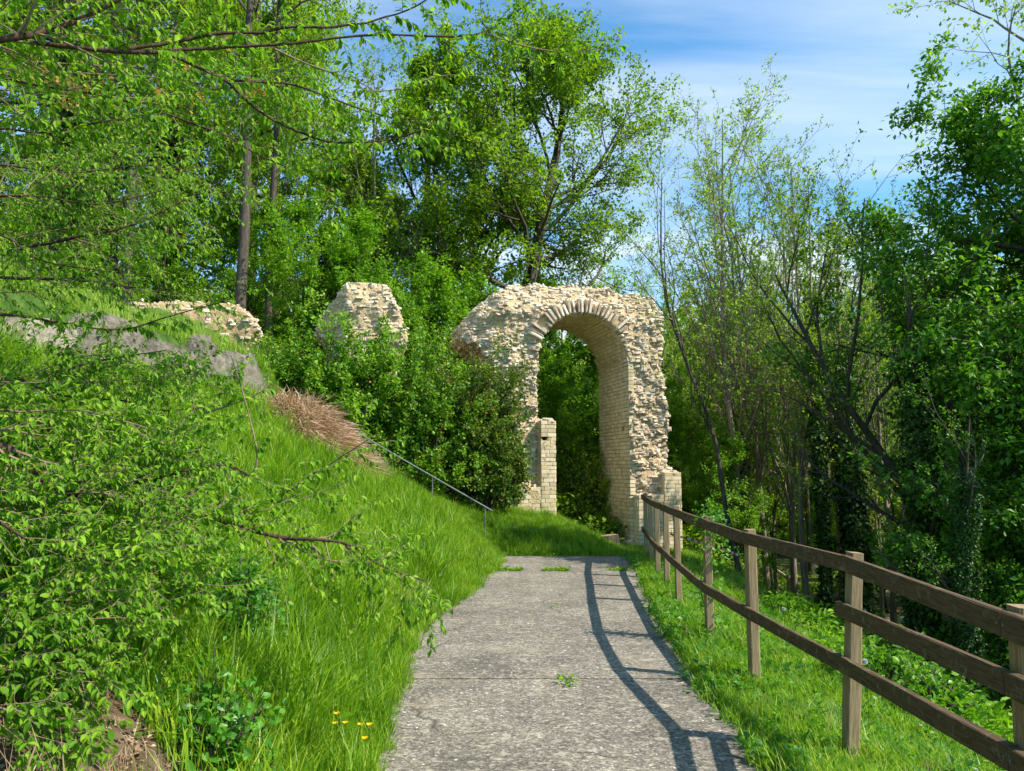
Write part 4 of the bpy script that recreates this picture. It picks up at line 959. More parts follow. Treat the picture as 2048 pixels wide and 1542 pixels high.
# ------------------------------------------------------------------ foreground tree reaching in from the left
def foreground():
    r = np.random.default_rng(500)
    boughs = [  # (name, pts (px,py,Y), r0, r1, twigs per metre, twig length)
        ([(-260, 130, 2.9), (0, 82, 2.9), (100, 60, 3.0), (200, 20, 3.1), (330, -60, 3.2)], .020, .012, 9, .35),
        ([(-200, 60, 3.1), (75, 30, 3.2), (180, -15, 3.3)], .014, .009, 9, .3),
        ([(60, 85, 3.0), (270, 105, 3.1), (390, 98, 3.2), (545, 90, 3.3), (740, 70, 3.4), (860, 72, 3.5), (965, 65, 3.6), (1060, 5, 3.6)], .012, .004, 11, .14),
        ([(260, 100, 3.2), (390, 70, 3.3), (560, 58, 3.4), (700, 45, 3.5), (800, 25, 3.6), (900, -20, 3.6)], .011, .004, 11, .13),
        ([(20, 60, 3.2), (180, 95, 3.3), (330, 110, 3.4), (440, 155, 3.5), (520, 225, 3.6), (600, 262, 3.7), (680, 285, 3.7), (800, 275, 3.8), (870, 250, 3.8)], .013, .004, 12, .22),
        ([(440, 155, 3.6), (560, 165, 3.7), (640, 185, 3.8), (760, 230, 3.9), (880, 240, 4.0)], .009, .003, 13, .18),
        ([(550, 98, 3.4), (620, 130, 3.5), (720, 165, 3.6), (760, 190, 3.6)], .007, .003, 13, .16),
        ([(-100, 265, 3.4), (0, 258, 3.4), (90, 265, 3.5), (200, 245, 3.6), (320, 230, 3.7)], .010, .003, 10, .2),
        ([(965, 65, 3.6), (1040, 90, 3.7), (1120, 105, 3.8), (1215, 96, 3.8)], .006, .002, 12, .10),
        ([(700, 185, 4.0), (800, 178, 4.1), (900, 150, 4.1), (1050, 165, 4.2)], .005, .002, 12, .12),
        ([(-100, 130, 3.6), (110, 175, 3.7), (250, 200, 3.8), (420, 260, 3.9), (560, 330, 4.0), (640, 350, 4.0)], .012, .003, 11, .3),
        ([(-60, 200, 4.0), (150, 210, 4.1), (330, 190, 4.2), (500, 170, 4.3), (620, 150, 4.3)], .012, .003, 13, .3),
        ([(-200, 400, 4.6), (0, 392, 4.7), (80, 393, 4.8), (200, 408, 4.9), (330, 380, 5.0)], .018, .004, 13, .4),
        ([(40, 500, 5.2), (180, 470, 5.2), (270, 450, 5.3), (350, 410, 5.4), (440, 365, 5.4)], .016, .004, 13, .35),
        ([(-200, 545, 4.4), (0, 555, 4.5), (150, 560, 4.6), (270, 575, 4.6)], .018, .006, 9, .3),
        ([(-200, 430, 4.0), (0, 470, 4.0), (80, 520, 4.1), (230, 545, 4.2)], .010, .004, 8, .25),
        ([(-200, 320, 5.0), (0, 330, 5.0), (150, 345, 5.1), (300, 330, 5.2), (400, 350, 5.2)], .012, .004, 13, .4),
        ([(-200, 620, 3.9), (20, 630, 4.0), (120, 645, 4.1), (240, 660, 4.2), (330, 635, 4.3), (440, 605, 4.3)], .013, .003, 8, .15),
        ([(100, 745, 4.2), (200, 722, 4.3), (330, 700, 4.4)], .011, .004, 8, .15),
        ([(-300, 780, 2.9), (0, 890, 3.2), (60, 940, 3.3), (130, 985, 3.4), (260, 1000, 3.5), (350, 1005, 3.6), (450, 1045, 3.6), (560, 1075, 3.7), (640, 1080, 3.7), (700, 1090, 3.7), (760, 1130, 3.7), (850, 1162, 3.7)], .026, .004, 13, .3),
        ([(-200, 980, 3.3), (0, 1060, 3.4), (150, 1110, 3.4), (280, 1150, 3.5), (360, 1160, 3.5)], .012, .003, 13, .25),
        ([(505, 960, 3.9), (514, 900, 3.9), (490, 800, 4.0), (462, 712, 4.0)], .007, .003, 6, .12),
        ([(400, 830, 4.2), (500, 795, 4.2), (548, 765, 4.2)], .006, .003, 9, .12),
        ([(300, 930, 3.9), (360, 860, 4.0), (400, 780, 4.0)], .006, .002, 8, .15),
        ([(130, 985, 3.4), (300, 960, 3.6), (450, 930, 3.8), (560, 985, 3.9), (640, 940, 4.0), (735, 880, 4.0)], .010, .003, 11, .22),
        ([(-100, 1170, 3.0), (60, 1200, 3.1), (200, 1205, 3.2), (330, 1190, 3.3), (400, 1165, 3.3)], .009, .003, 12, .2),
        ([(0, 740, 4.2), (120, 790, 4.3), (240, 800, 4.4), (330, 820, 4.4), (460, 810, 4.5)], .012, .003, 14, .32),
        ([(-50, 820, 3.9), (100, 850, 4.0), (220, 860, 4.1), (340, 880, 4.2), (430, 900, 4.2)], .012, .003, 14, .32),
        ([(-200, 1230, 2.7), (0, 1290, 2.8), (120, 1320, 2.8), (240, 1290, 2.9)], .009, .003, 11, .2),
        ([(-200, 1380, 2.4), (0, 1420, 2.4), (90, 1460, 2.5), (150, 1520, 2.5)], .008, .003, 11, .16),
        ([(-300, 950, 2.8), (-50, 1020, 2.9), (80, 1090, 3.0), (180, 1120, 3.0), (300, 1110, 3.1)], .011, .003, 12, .25),
        ([(450, 1045, 3.6), (520, 1010, 3.7), (600, 1000, 3.8), (700, 960, 3.8)], .006, .002, 11, .16),
        ([(560, 1075, 3.7), (620, 1110, 3.7), (700, 1130, 3.6), (790, 1110, 3.6)], .005, .002, 10, .14),
    ]
    for _ in range(7):   # dense sprays filling the left middle and lower left
        y0 = r.uniform(300, 590); boughs.append(([(-200, y0, 5.6), (0, y0 + r.uniform(-20, 20), 5.7), (r.uniform(120, 220), y0 + r.uniform(-40, 30), 5.9), (r.uniform(260, 480), y0 + r.uniform(-40, 40), 6.0)], .008, .003, 14, .36))
    for _ in range(12):
        y0 = r.uniform(700, 1120); Y0 = r.uniform(3.6, 4.6) * (1 - (y0 - 700) / 2600); x1 = r.uniform(250, 520)
        boughs.append(([(-200, y0 - 30, Y0), (0, y0 + r.uniform(-20, 20), Y0), (x1 * .5, y0 + r.uniform(-40, 30), Y0 + .1), (x1, y0 + r.uniform(-50, 50), Y0 + .2)], .007, .0025, 13, .26))
    for _ in range(3):
        y0 = r.uniform(-40, 260); x1 = r.uniform(350, 700)
        boughs.append(([(-200, y0 - 20, 4.0), (x1 * .4, y0 + r.uniform(-40, 30), 4.2), (x1 * .7, y0 + r.uniform(-30, 50), 4.4), (x1, y0 + r.uniform(0, 90), 4.5)], .008, .003, 12, .28))
    for _ in range(4):
        y0 = r.uniform(1120, 1350); x1 = r.uniform(150, 300); Y0 = 2.9 - (y0 - 1120) / 900
        boughs.append(([(-200, y0 - 30, Y0), (0, y0, Y0), (x1, y0 + r.uniform(-40, 60), Y0 + .1)], .005, .002, 10, .18))
    base = np.array([-4.4, 4.4, float(ground(-4.4, 4.4)) - .2])
    e = empty('overhanging_tree', tuple(base), category='tree', label='near leafy tree whose long branches reach in across the whole left side')
    tp = spline([base, base + [.1, 0, 1.2], base + [.2, -.1, 2.6], base + [.1, -.1, 5]], 12); tr = Bag()
    tr.put(*tubes(tp[None], np.linspace(.13, .05, 12)[None], 9))
    add('trunk', make_mesh('trunk', np.concatenate(tr.V) - base, tr.F[4][0], M['bark'], smooth=True), e)
    tw = Bag(); LP = []; 
    for pts, r0, r1, dens, tl in boughs:
        Pt = np.array([at(*p) for p in pts]); n = max(10, 4 * len(pts)); pl = spline(Pt, n)
        pl = pl + vnoise(pl * 6 + 3, 1, 2)[:, None] * r.normal(size=3) * .012
        if pts[0][0] < 0:   # join it to the trunk outside the frame
            z = np.clip(pl[0, 2] - .3, base[2] + .4, base[2] + 4.6); k = np.argmin(np.abs(tp[:, 2] - z)); pl = np.vstack([spline([tp[k], (tp[k] * .4 + pl[0] * .6) + [0, 0, .12], pl[0]], 5)[:-1], pl])
        n = len(pl); rad = np.linspace(r0, r1, n) * .78 * (1 + .12 * r.normal(size=n)); V, F_ = tubes(pl[None], rad[None], 7)
        m_ = M['bark_red'] if r0 > .0085 else M['twig_tan']
        add('branch', make_mesh('branch', V - base, F_, m_, smooth=True), e)
        L = np.linalg.norm(np.diff(pl, axis=0), axis=1).sum(); cnt = max(3, int(dens * L))
        c = spawn(r, pl[None], rad[None], cnt, .12, 1, 48, tl / L, 6, .12, -.02, .45, rmin=.0017)
        tw.put(*tubes(*c, 4)); allp = [c[0]]
        if tl > .15:
            c2 = spawn(r, c[0], c[1], 3, .2, .95, 45, .5, 5, .12, -.03, .6, rmin=.0013); tw.put(*tubes(*c2, 3)); allp.append(c2[0])
        for pp in allp:
            Lk = np.linalg.norm(np.diff(pp, axis=1), axis=2).sum(1); q = 16
            m, nn, _ = pp.shape; idx = np.repeat(np.arange(m), q); t = np.clip((np.tile(np.arange(q), m) + r.random(m * q)) / q, .05, .98)
            keep = r.random(m * q) < (np.clip(Lk[idx] / .20, .25, 1) * (.46 if pts[0][1] < 640 else .8) if tl > .15 else np.clip(Lk[idx] / .14, .5, .9)); idx = idx[keep]; t = t[keep]
            f = t * (nn - 1); i = f.astype(int); p = pp[idx, i] + (pp[idx, i + 1] - pp[idx, i]) * (f - i)[:, None]
            tan = nrm(pp[idx, i + 1] - pp[idx, i]); side = nrm(np.cross(tan, [0, 0, 1.])) * np.where(r.random(len(p)) < .5, 1, -1)[:, None]
            D = nrm(tan * .45 + side * .7 + np.array([0, 0, -.75]) * r.uniform(.3, 1.4, (len(p), 1)) + r.normal(size=p.shape) * .25)
            N = nrm(np.array([.15, -.25, 1.0]) + r.normal(size=p.shape) * .35 + side * .5)
            LP.append((p, D, N, r.uniform(.022, .046, len(p)) * (1.2 if tl <= .15 else (1.22 if pts[0][1] < 300 else 1.0)) * np.where(p[:, 1] > 5, 1.0, .93)))
    P_, D_, N_, S_ = [np.concatenate(v) for v in zip(*LP)]
    add('twigs', make_mesh('twigs', np.concatenate(tw.V) - base, np.concatenate(tw.F[4]), M['twig_tan']), e)
    # thin out the open window over the sky and the ruins
    # biggest leaves in view become single parts
    rel = P_ - [0, 0, CAMZ]; zc = rel[:, 1] * _c + rel[:, 2] * _s; px = 1024 + FPX * rel[:, 0] / zc; py = 771 - FPX * (-rel[:, 1] * _s + rel[:, 2] * _c) / zc
    ang = np.where((px > 10) & (px < 1300) & (py > 5) & (py < 1530), S_ / zc, 0); big = np.argsort(-ang)[:300]; msk = np.ones(len(P_), bool); msk[big] = False
    V, F_, T = leaves_geo(P_[msk] - base, D_[msk], N_[msk], S_[msk], LEAF_NEAR, r)
    o = add('foliage', make_mesh('foliage', V, F_, M['leaf_near'], T), e); o['kind'] = 'stuff'
    lm = []
    for k in range(8):
        T0 = LEAF_NEAR[0] + r.normal(size=LEAF_NEAR[0].shape) * [.01, .015, .02]; lm.append(make_mesh('leaf', T0, LEAF_NEAR[1], M['leaf_near'], np.full(10, (k + .5) / 8)))
    D, B, N = leaf_frames(D_, N_)
    for i in big:
        o = add('leaf', lm[r.integers(8)], e); s = S_[i]; q = P_[i] - base
        o.matrix_local = Matrix([[float(D[i][a] * s), float(B[i][a] * s), float(N[i][a] * s), float(q[a])] for a in range(3)] + [[0, 0, 0, 1]])
    # dry reddish seed clusters
    pts = [(75, 130), (85, 165), (145, 150), (160, 185), (180, 180), (150, 175), (205, 155), (140, 205), (370, 112), (400, 195), (510, 182), (520, 180), (335, 190), (120, 160), (450, 85)]
    C = []; 
    for px_, py_ in pts:
        c = at(px_ + r.uniform(-6, 6), py_, r.uniform(3.5, 3.9)); k = 14; C.append(c + r.normal(size=(k, 3)) * [.022, .022, .026])
    C = np.concatenate(C); V, F_, T = leaves_geo(C - base, r.normal(size=C.shape) + [0, 0, -.8], r.normal(size=C.shape), r.uniform(.015, .026, len(C)), LEAF_MID, r, 1.4)
    add('seed_clusters', make_mesh('seed_clusters', V, F_, M['samara'], T), e)
    print('TRISNEAR', len(P_))
foreground()

# ------------------------------------------------------------------ grass and ground cover (instanced stuff)
def tuft(seed, n, hgt, rad, m, wid=.006, bend=.5, stiff=.25, seeds=False):
    r = np.random.default_rng(seed); a = r.uniform(0, 2 * np.pi, n); rr = rad * np.sqrt(r.random(n))
    b = np.stack([np.cos(a) * rr, np.sin(a) * rr, np.full(n, -.02)], -1); h = hgt * r.uniform(.45, 1.15, n)
    az = r.uniform(0, 2 * np.pi, n); d = np.stack([np.cos(az), np.sin(az), az * 0], -1) * (r.uniform(stiff, 1, n) * bend * h)[:, None]
    side = np.stack([-np.sin(az + r.normal(size=n) * .8), np.cos(az), az * 0], -1); wv = (wid * r.choice([.5, .8, 1.2, 2.0], n, p=[.3, .35, .25, .1]) * r.uniform(.8, 1.2, n))[:, None]
    p0 = b; p1 = b + d * .25 + np.stack([az * 0, az * 0, h * .55], -1); p2 = b + d + np.stack([az * 0, az * 0, h * r.uniform(.8, 1, n)], -1)
    V = np.stack([p0 - side * wv * .6, p0 + side * wv * .6, p1 - side * wv * .5, p1 + side * wv * .5, p2], 1).reshape(-1, 3)
    k = (np.arange(n) * 5)[:, None]
    T = r.random(n)
    return make_mesh('tuft', V, [np.array([[0, 1, 3], [0, 3, 2], [2, 3, 4]])[:, :].reshape(1, 3, 3).repeat(n, 0).reshape(-1, 3) + np.repeat(k, 3, 0)], m, np.repeat(T, 3))
def clump(seed, n, size, hgt, rad, m, tmpl=LEAF_MID, wd_=1.1):
    r = np.random.default_rng(seed); a = r.uniform(0, 2 * np.pi, n); rr = rad * np.sqrt(r.random(n))
    P = np.stack([np.cos(a) * rr, np.sin(a) * rr, hgt * r.random(n) ** .7], -1); D = nrm(np.stack([np.cos(a), np.sin(a), r.normal(size=n) * .4 + .1], -1) + r.normal(size=(n, 3)) * .5)
    N = nrm(r.normal(size=(n, 3)) * .4 + [0, 0, 1]); V, F_, T = leaves_geo(P, D, N, size * r.uniform(.6, 1.2, n), tmpl, r, wd_)
    return make_mesh('clump', V, F_, m, T)
def scatter(name, P, meshes, scl, seed, label, tilt=.15, idx=None):
    r = np.random.default_rng(seed); n = len(P)
    me = bpy.data.meshes.new(name); me.vertices.add(n); me.vertices.foreach_set('co', np.asarray(P, np.float32).ravel())
    rot = np.stack([r.normal(size=n) * tilt, r.normal(size=n) * tilt, r.uniform(0, 6.283, n)], -1)
    a = me.attributes.new('rot', 'FLOAT_VECTOR', 'POINT'); a.data.foreach_set('vector', rot.astype(np.float32).ravel())
    a = me.attributes.new('scl', 'FLOAT', 'POINT'); a.data.foreach_set('value', np.asarray(scl, np.float32))
    a = me.attributes.new('idx', 'INT', 'POINT'); a.data.foreach_set('value', (r.integers(len(meshes), size=n) if idx is None else idx).astype(np.int32))
    o = add(name, me, kind='stuff', label=label)
    if name == 'grass': a = me.attributes['scl']; v = np.asarray(scl) * (1 + .45 * vnoise(np.asarray(P) * [1, 1, 0], 1.6, 3)); a.data.foreach_set('value', v.astype(np.float32))
    ng = bpy.data.node_groups.new(name + '_scatter', 'GeometryNodeTree')
    ng.interface.new_socket('Geometry', in_out='INPUT', socket_type='NodeSocketGeometry'); ng.interface.new_socket('Geometry', in_out='OUTPUT', socket_type='NodeSocketGeometry')
    N = ng.nodes; L = ng.links; gi = N.new('NodeGroupInput'); go = N.new('NodeGroupOutput')
    g2i = N.new('GeometryNodeGeometryToInstance')
    for m_ in reversed(meshes):
        so_ = bpy.data.objects.new(name + '_source', m_); oi = N.new('GeometryNodeObjectInfo'); oi.inputs['Object'].default_value = so_; oi.inputs['As Instance'].default_value = True
        L.new(oi.outputs['Geometry'], g2i.inputs[0])
    # Geometry to Instance merges; use a join of instances instead
    N.remove(g2i); jn = N.new('GeometryNodeJoinGeometry')
    for nn in [x for x in N if x.bl_idname == 'GeometryNodeObjectInfo']: L.new(nn.outputs['Geometry'], jn.inputs[0])
    mp_ = N.new('GeometryNodeMeshToPoints'); L.new(gi.outputs[0], mp_.inputs[0])
    iop = N.new('GeometryNodeInstanceOnPoints'); L.new(mp_.outputs[0], iop.inputs['Points']); L.new(jn.outputs[0], iop.inputs['Instance'])
    iop.inputs['Pick Instance'].default_value = True
    for an, dt, sock in (('rot', 'FLOAT_VECTOR', 'Rotation'), ('scl', 'FLOAT', 'Scale'), ('idx', 'INT', 'Instance Index')):
        na = N.new('GeometryNodeInputNamedAttribute'); na.data_type = dt; na.inputs['Name'].default_value = an; L.new(na.outputs['Attribute'], iop.inputs[sock])
    L.new(iop.outputs[0], go.inputs[0])
    md = o.modifiers.new('scatter', 'NODES'); md.node_group = ng
    return o
def pts_in(n, x0, x1, y0, y1, seed, cond):
    r = np.random.default_rng(seed); X = r.uniform(x0, x1, n); Y = r.uniform(y0, y1, n); k = cond(X, Y, r.random(n)); X, Y = X[k], Y[k]
    return np.stack([X, Y, ground(X, Y)], -1)
def frustum(X, Y): return (np.abs(X) < (Y + .6) * .72 + .3)
dL = lambda X, Y: edgeL(Y) - X
dR = lambda X, Y: X - edgeR(Y)
patchy = lambda X, Y, s=.8: vnoise(np.stack([X, Y, X * 0], -1), s, 2)
tg = [tuft(s, 36, .27, .09, M['grass'], .006, .6) for s in range(4)] + [tuft(9, 30, .42, .09, M['grass'], .006, .8), tuft(10, 36, .16, .10, M['leaf_near2'], .009, .9)]
# near left bank
def c1(X, Y, u):
    d = dL(X, Y); b = bareness(X, Y)
    left = np.clip((-X - 1.1 - (Y - 2.7) * .5) / .45, 0, 1)   # grass thins under the near tree
    return (d > -.02) & (d < 4.12) & frustum(X, Y) & (u > b * 2.2) & ~((X < -.98) & (Y < 2.5)) & (u > left * .96 * (Y < 6.5))
P = pts_in(11500, -6, 0, 1.9, 8, 1, c1)
scatter('grass', P, tg, np.random.default_rng(1).uniform(.7, 1.35, len(P)) * np.clip(dL(P[:, 0], P[:, 1]) * 1.2 + .6, .6, 1), 1, 'tall green grass covering the near bank')
P = pts_in(13000, -9, .4, 8, 16.3, 2, lambda X, Y, u: (dL(X, Y) > -.05) & (dL(X, Y) < 5.5) & ~((Y < 14.1) & (dL(X, Y) > 4.1)))
scatter('grass', P, tg, np.random.default_rng(2).uniform(.75, 1.35, len(P)) * np.clip(dL(P[:, 0], P[:, 1]) * 1.2 + .55, .55, 1) * np.interp(P[:, 1], [12.8, 13.8], [1, .5]), 2, 'tall green grass covering the far end of the bank')
tg2 = [tuft(s + 20, 30, .34, .14, M['grass_up'], .008) for s in range(3)]
P = pts_in(10500, -15, -4, 4, 19.5, 3, lambda X, Y, u: (dL(X, Y) > 4.65) & (Y < 20) & ((Y < 15.2) | (u < .6)))
scatter('grass', P, tg2, np.random.default_rng(3).uniform(.5, 1.0, len(P)) * np.where(P[:, 1] > 14.5, .5, 1), 3, 'pale green meadow grass on the hilltop')
P = pts_in(6500, -2.5, 4.6, 14.7, 20, 4, lambda X, Y, u: (X < 4.4))
scatter('grass', P, tg, np.random.default_rng(4).uniform(.35, .85, len(P)), 4, 'short green grass around the foot of the arch')
tgr = [tuft(s + 40, 38, .17, .09, M['grass'], .0055, .7) for s in range(4)] + [clump(s + 140, 22, .045, .10, .10, M['leaf_near2']) for s in range(2)]
P = pts_in(13000, 1.2, 4.9, 1.8, 9, 5, lambda X, Y, u: (dR(X, Y) > .0) & (dR(X, Y) < 2.6) & frustum(X, Y))
scatter('grass', P, tgr, np.random.default_rng(5).uniform(.6, 1.3, len(P)), 5, 'bright short grass on the verge under the near fence')
P = pts_in(9000, 1.5, 5.6, 9, 19, 6, lambda X, Y, u: (dR(X, Y) > .0) & (dR(X, Y) < 3.0))
scatter('grass', P, tgr, np.random.default_rng(6).uniform(.7, 1.4, len(P)), 6, 'bright grass on the verge under the far fence')
# broad leaved weeds
wk = [clump(s, 40, .055, .16, .12, M['leaf_near2']) for s in range(3)] + [clump(5, 30, .08, .12, .14, M['leaf_near'])]
P = pts_in(4200, -5, -.8, 2.5, 8, 7, lambda X, Y, u: (dL(X, Y) > .15) & (u < np.clip((-X - 1.0 - (Y - 2.5) * .2) / 1.2, .05, .9)) & (u > bareness(X, Y) * .9) & (patchy(X, Y, 1.5) > -.25))
scatter('weeds', P, wk, np.random.default_rng(7).uniform(.5, 1.2, len(P)), 7, 'broad leaved weeds mixed into the grass of the near bank')
P = pts_in(1500, 1.4, 3.4, 6.5, 15, 8, lambda X, Y, u: (dR(X, Y) > .02) & (dR(X, Y) < .65) & (u < np.interp(Y, [6.5, 9, 14], [.25, .9, .9])))
scatter('weeds', P, wk, np.random.default_rng(8).uniform(.5, 1.05, len(P)), 8, 'leafy weeds growing along the path edge under the far fence')
wv = [clump(s + 30, 90, .13, .42, .28, M['leaf_near'], LEAF_NEAR, .75) for s in range(3)]
P = pts_in(520, 2.6, 9, 4.5, 12, 9, lambda X, Y, u: (dR(X, Y) > 1.7) & (dR(X, Y) < 6) & (patchy(X, Y, .6) > -.35))
scatter('undergrowth', P, wv, np.random.default_rng(9).uniform(.5, .95, len(P)), 9, 'bright leafy undergrowth on the slope behind the near fence')
wd = [clump(s + 50, 70, .12, .5, .5, M['leaf_oak'], LEAF_FAR) for s in range(3)]
P = pts_in(2600, 3.5, 26, 11, 36, 10, lambda X, Y, u: (X > 4.6 + (Y < 19) * .5) & ~((np.abs(Y - 26.4) < 1.5) & (X > 10.5)) & ~((X / Y > .31) & (X / Y < .46) & (Y > 15) & (Y < 30.2) & (u > .1)) & ~((X / Y > .46) & (X / Y < .58) & (Y > 15) & (u > .2)) & (patchy(X, Y, .3) > -.5))
scatter('undergrowth', P, wd, np.random.default_rng(10).uniform(.5, 1.3, len(P)), 10, 'low green undergrowth on the floor of the valley wood')
P = pts_in(900, -15, 5, 19.5, 24, 11, lambda X, Y, u: u < 2)
scatter('undergrowth', P, wd, np.random.default_rng(11).uniform(.6, 1.3, len(P)), 11, 'low green undergrowth behind the ruins')
# weeds in the path joints
jt = [clump(s + 70, 16, .03, .03, .05, M['leaf_near']) for s in range(2)] + [tuft(71, 14, .05, .04, M['grass'], .004)]
r = np.random.default_rng(12); n = 150; X = np.concatenate([r.uniform(-.35, .15, 60), r.normal(.75, .12, 50), r.normal(1.75, .1, 40)]); Y = 12.55 + r.normal(size=n) * .05
X = np.concatenate([X, r.uniform(.0, 2, 40), [.42, .43, .4, .5]]); Y = np.concatenate([Y, 14.62 + r.normal(size=40) * .06, [5.95, 5.98, 6.02, 9.2]])
scatter('weeds', np.stack([X, Y, X * 0 + .01], -1), jt, r.uniform(.7, 1.5, len(X)), 12, 'small weeds sprouting in the joints of the path')
# fallen dry leaves and litter on the bare soil
lt = [clump(s + 80, 14, .035, .02, .12, M['grass_dry']) for s in range(2)] + [tuft(s + 180, 16, .14, .14, M['grass_dry'], .004, 1.2, .6) for s in range(2)] + [clump(83, 10, .04, .015, .12, M['samara'])]
P = pts_in(3000, -4, -1, 2.2, 6.2, 13, lambda X, Y, u: u < bareness(X, Y) * 1.6)
scatter('leaf_litter', P, lt, np.random.default_rng(13).uniform(.3, .85, len(P)), 13, 'dry brown leaf litter on the bare soil of the near bank', .1)
# reddish flowering grass stems on the crest
rs_ = [tuft(90, 10, .5, .12, M['grass_dry'], .004, .25), tuft(91, 8, .45, .12, M['leaf_red'], .0035, .25)]
st_ = [tuft(95, 9, .40, .12, M['grass_dry'], .0035, .35)]
P = pts_in(900, -6, 4.2, 2.2, 14, 15, lambda X, Y, u: ((dL(X, Y) > .1) | (dR(X, Y) > .1)) & (dR(X, Y) < 2.2) & (patchy(X, Y, .9) > -.1))
scatter('grass', P, st_, np.random.default_rng(15).uniform(.45, 1.0, len(P)), 15, 'straw coloured seed stalks scattered through the grass', .15)
P = pts_in(2600, -8, -4, 5, 15, 17, lambda X, Y, u: (dL(X, Y) > 4.05) & (dL(X, Y) < 5.0) & (np.minimum(np.minimum(np.abs(Y - 8.95), np.abs(Y - 11.55)), np.minimum(np.abs(Y - 5.9), np.abs(Y - 14.3))) < .5))
scatter('grass', P, tg[:4], np.random.default_rng(17).uniform(.5, 1.0, len(P)), 17, 'grass growing in the gaps between the rock ledges')
P = pts_in(420, -8, -4, 6.2, 14, 16, lambda X, Y, u: (dL(X, Y) > 4.25) & (dL(X, Y) < 5.0) & (patchy(X, Y, 1.4) > .05)); P[:, 2] = np.maximum(P[:, 2], 2.95 + (dL(P[:, 0], P[:, 1]) - 4.2) * .8)
scatter('grass', P, tg[:4], np.random.default_rng(16).uniform(.4, .9, len(P)), 16, 'grass tufts rooted in the cracks of the rock ledges')
P = pts_in(260, -3.5, 0.2, 6.5, 14.3, 14, lambda X, Y, u: (dL(X, Y) > .25) & (dL(X, Y) < 2.2) & (patchy(X, Y, .7) > .05))
scatter('grass', P, rs_, np.random.default_rng(14).uniform(.6, 1.1, len(P)), 14, 'reddish dry seed stems standing above the bank grass', .1)

# dry grass mound on the crest
def dry_mound():
    r = np.random.default_rng(60); n = 4600; cx, cy = -3.3, 12.6
    a = r.uniform(0, 6.283, n); rr = np.sqrt(r.random(n)); b = np.stack([cx + np.cos(a) * rr * .82, cy + np.sin(a) * rr * .8, a * 0], -1); b[:, 2] = ground(b[:, 0], b[:, 1]) + .5 * np.exp(-rr ** 2 * 2) - .05
    d = nrm(np.stack([np.cos(a) * rr + r.normal(size=n) * .5 + .3, np.sin(a) * rr + r.normal(size=n) * .5 - .2, r.uniform(.1, .8, n)], -1)); L = r.uniform(.3, .75, n)[:, None]
    side = nrm(np.cross(d, r.normal(size=(n, 3)))) * .0075
    p1 = b + d * L * .5; p2 = b + d * L + np.array([0, 0, -.14]) * L / .5
    V = np.stack([b - side, b + side, p1 - side, p1 + side, p2], 1).reshape(-1, 3); k = np.repeat((np.arange(n) * 5)[:, None], 3, 0)
    F_ = np.tile(np.array([[0, 1, 3], [0, 3, 2], [2, 3, 4]]), (n, 1)) + k; base = np.array([cx, cy, float(ground(cx, cy))])
    add('dry_grass_clump', make_mesh('dry_grass_clump', V - base, F_, M['grass_dry'], np.repeat(r.random(n), 3)), None, tuple(base), category='grass clump', label='straw coloured clump of dead grass on the crest below the handrail')
dry_mound()

# ------------------------------------------------------------------ small things
def stump():
    r = np.random.default_rng(5); x, y = at(1218, 1085, 17.9)[:2]; z = float(ground(x, y)); k = 14; th = np.arange(k) * 2 * np.pi / k
    rr = .2 + .03 * r.normal(size=k); V = []; 
    for h, s in ((-.2, 1.5), (0.02, 1.2), (.1, 1.0), (.26, .95)): V.append(np.stack([np.cos(th) * rr * s, np.sin(th) * rr * s, np.full(k, h) + (.02 * np.cos(th) if h > .2 else 0)], -1))
    V = np.concatenate(V); F_ = [[a * k + i, a * k + (i + 1) % k, a * k + k + (i + 1) % k, a * k + k + i] for a in range(3) for i in range(k)]
    e = empty('tree_stump', (x, y, z), category='stump', label='sawn tree stump at the foot of the arch\'s right pier')
    add('bark', make_mesh('bark', V, np.array(F_), M['bark']), e)
    T = V[-k:] + [0, 0, .003]; add('cut_face', make_mesh('cut_face', np.vstack([T, T.mean(0)]), np.array([[i, (i + 1) % k, k] for i in range(k)]), M['cutwood']), e)
    rt = np.array([[[0, 0, .05], [np.cos(a) * .3, np.sin(a) * .3, .0], [np.cos(a) * .55, np.sin(a) * .5, -.12]] for a in r.uniform(0, 6.28, 6)])
    V, F_ = tubes(rt, np.array([[.05, .035, .015]] * 6), 6); add('roots', make_mesh('roots', V, F_, M['bark']), e)
stump()

def flower(x, y, h, label, seed):
    r = np.random.default_rng(seed); z = float(ground(x, y)); e = empty('buttercup', (x, y, z), category='flower', label=label, group='buttercups at the path edge')
    tip = np.array([r.normal() * .02, r.normal() * .02, h]); V, F_ = tubes(spline([(0, 0, 0), tip * [.3, .3, .5], tip], 6)[None], np.full((1, 6), .0016), 4); add('stem', make_mesh('stem', V, F_, M['grass']), e)
    a = np.arange(5) * 2 * np.pi / 5; D = np.stack([np.cos(a), np.sin(a), a * 0 + .9], -1); N = np.stack([-np.cos(a) * .9, -np.sin(a) * .5, a * 0 + 1], -1)
    V, F_, T = leaves_geo(np.tile(tip, (5, 1)), D, N, np.full(5, .023), LEAF_MID, r, 1.5); add('petals', make_mesh('petals', V, F_, M['yellow'], T), e)
for i, (px, py, lb) in enumerate([(673, 1430, 'topmost yellow buttercup of the little patch in the bank grass'), (666, 1452, 'leftmost low yellow buttercup of the patch in the bank grass'), (690, 1448, 'yellow buttercup in the middle of the patch, just left of the broadest one'), (708, 1445, 'broadest yellow buttercup in the middle of the patch'), (745, 1452, 'yellow buttercup of the patch standing closest to the path'), (739, 1476, 'lowest yellow buttercup of the patch, beside the path edge')]):
    p = at(px, py, 3.9 - i * .02); x, y = p[0], p[1]; h = max(.12, p[2] - float(ground(x, y)))
    flower(x, y, h, lb, i)
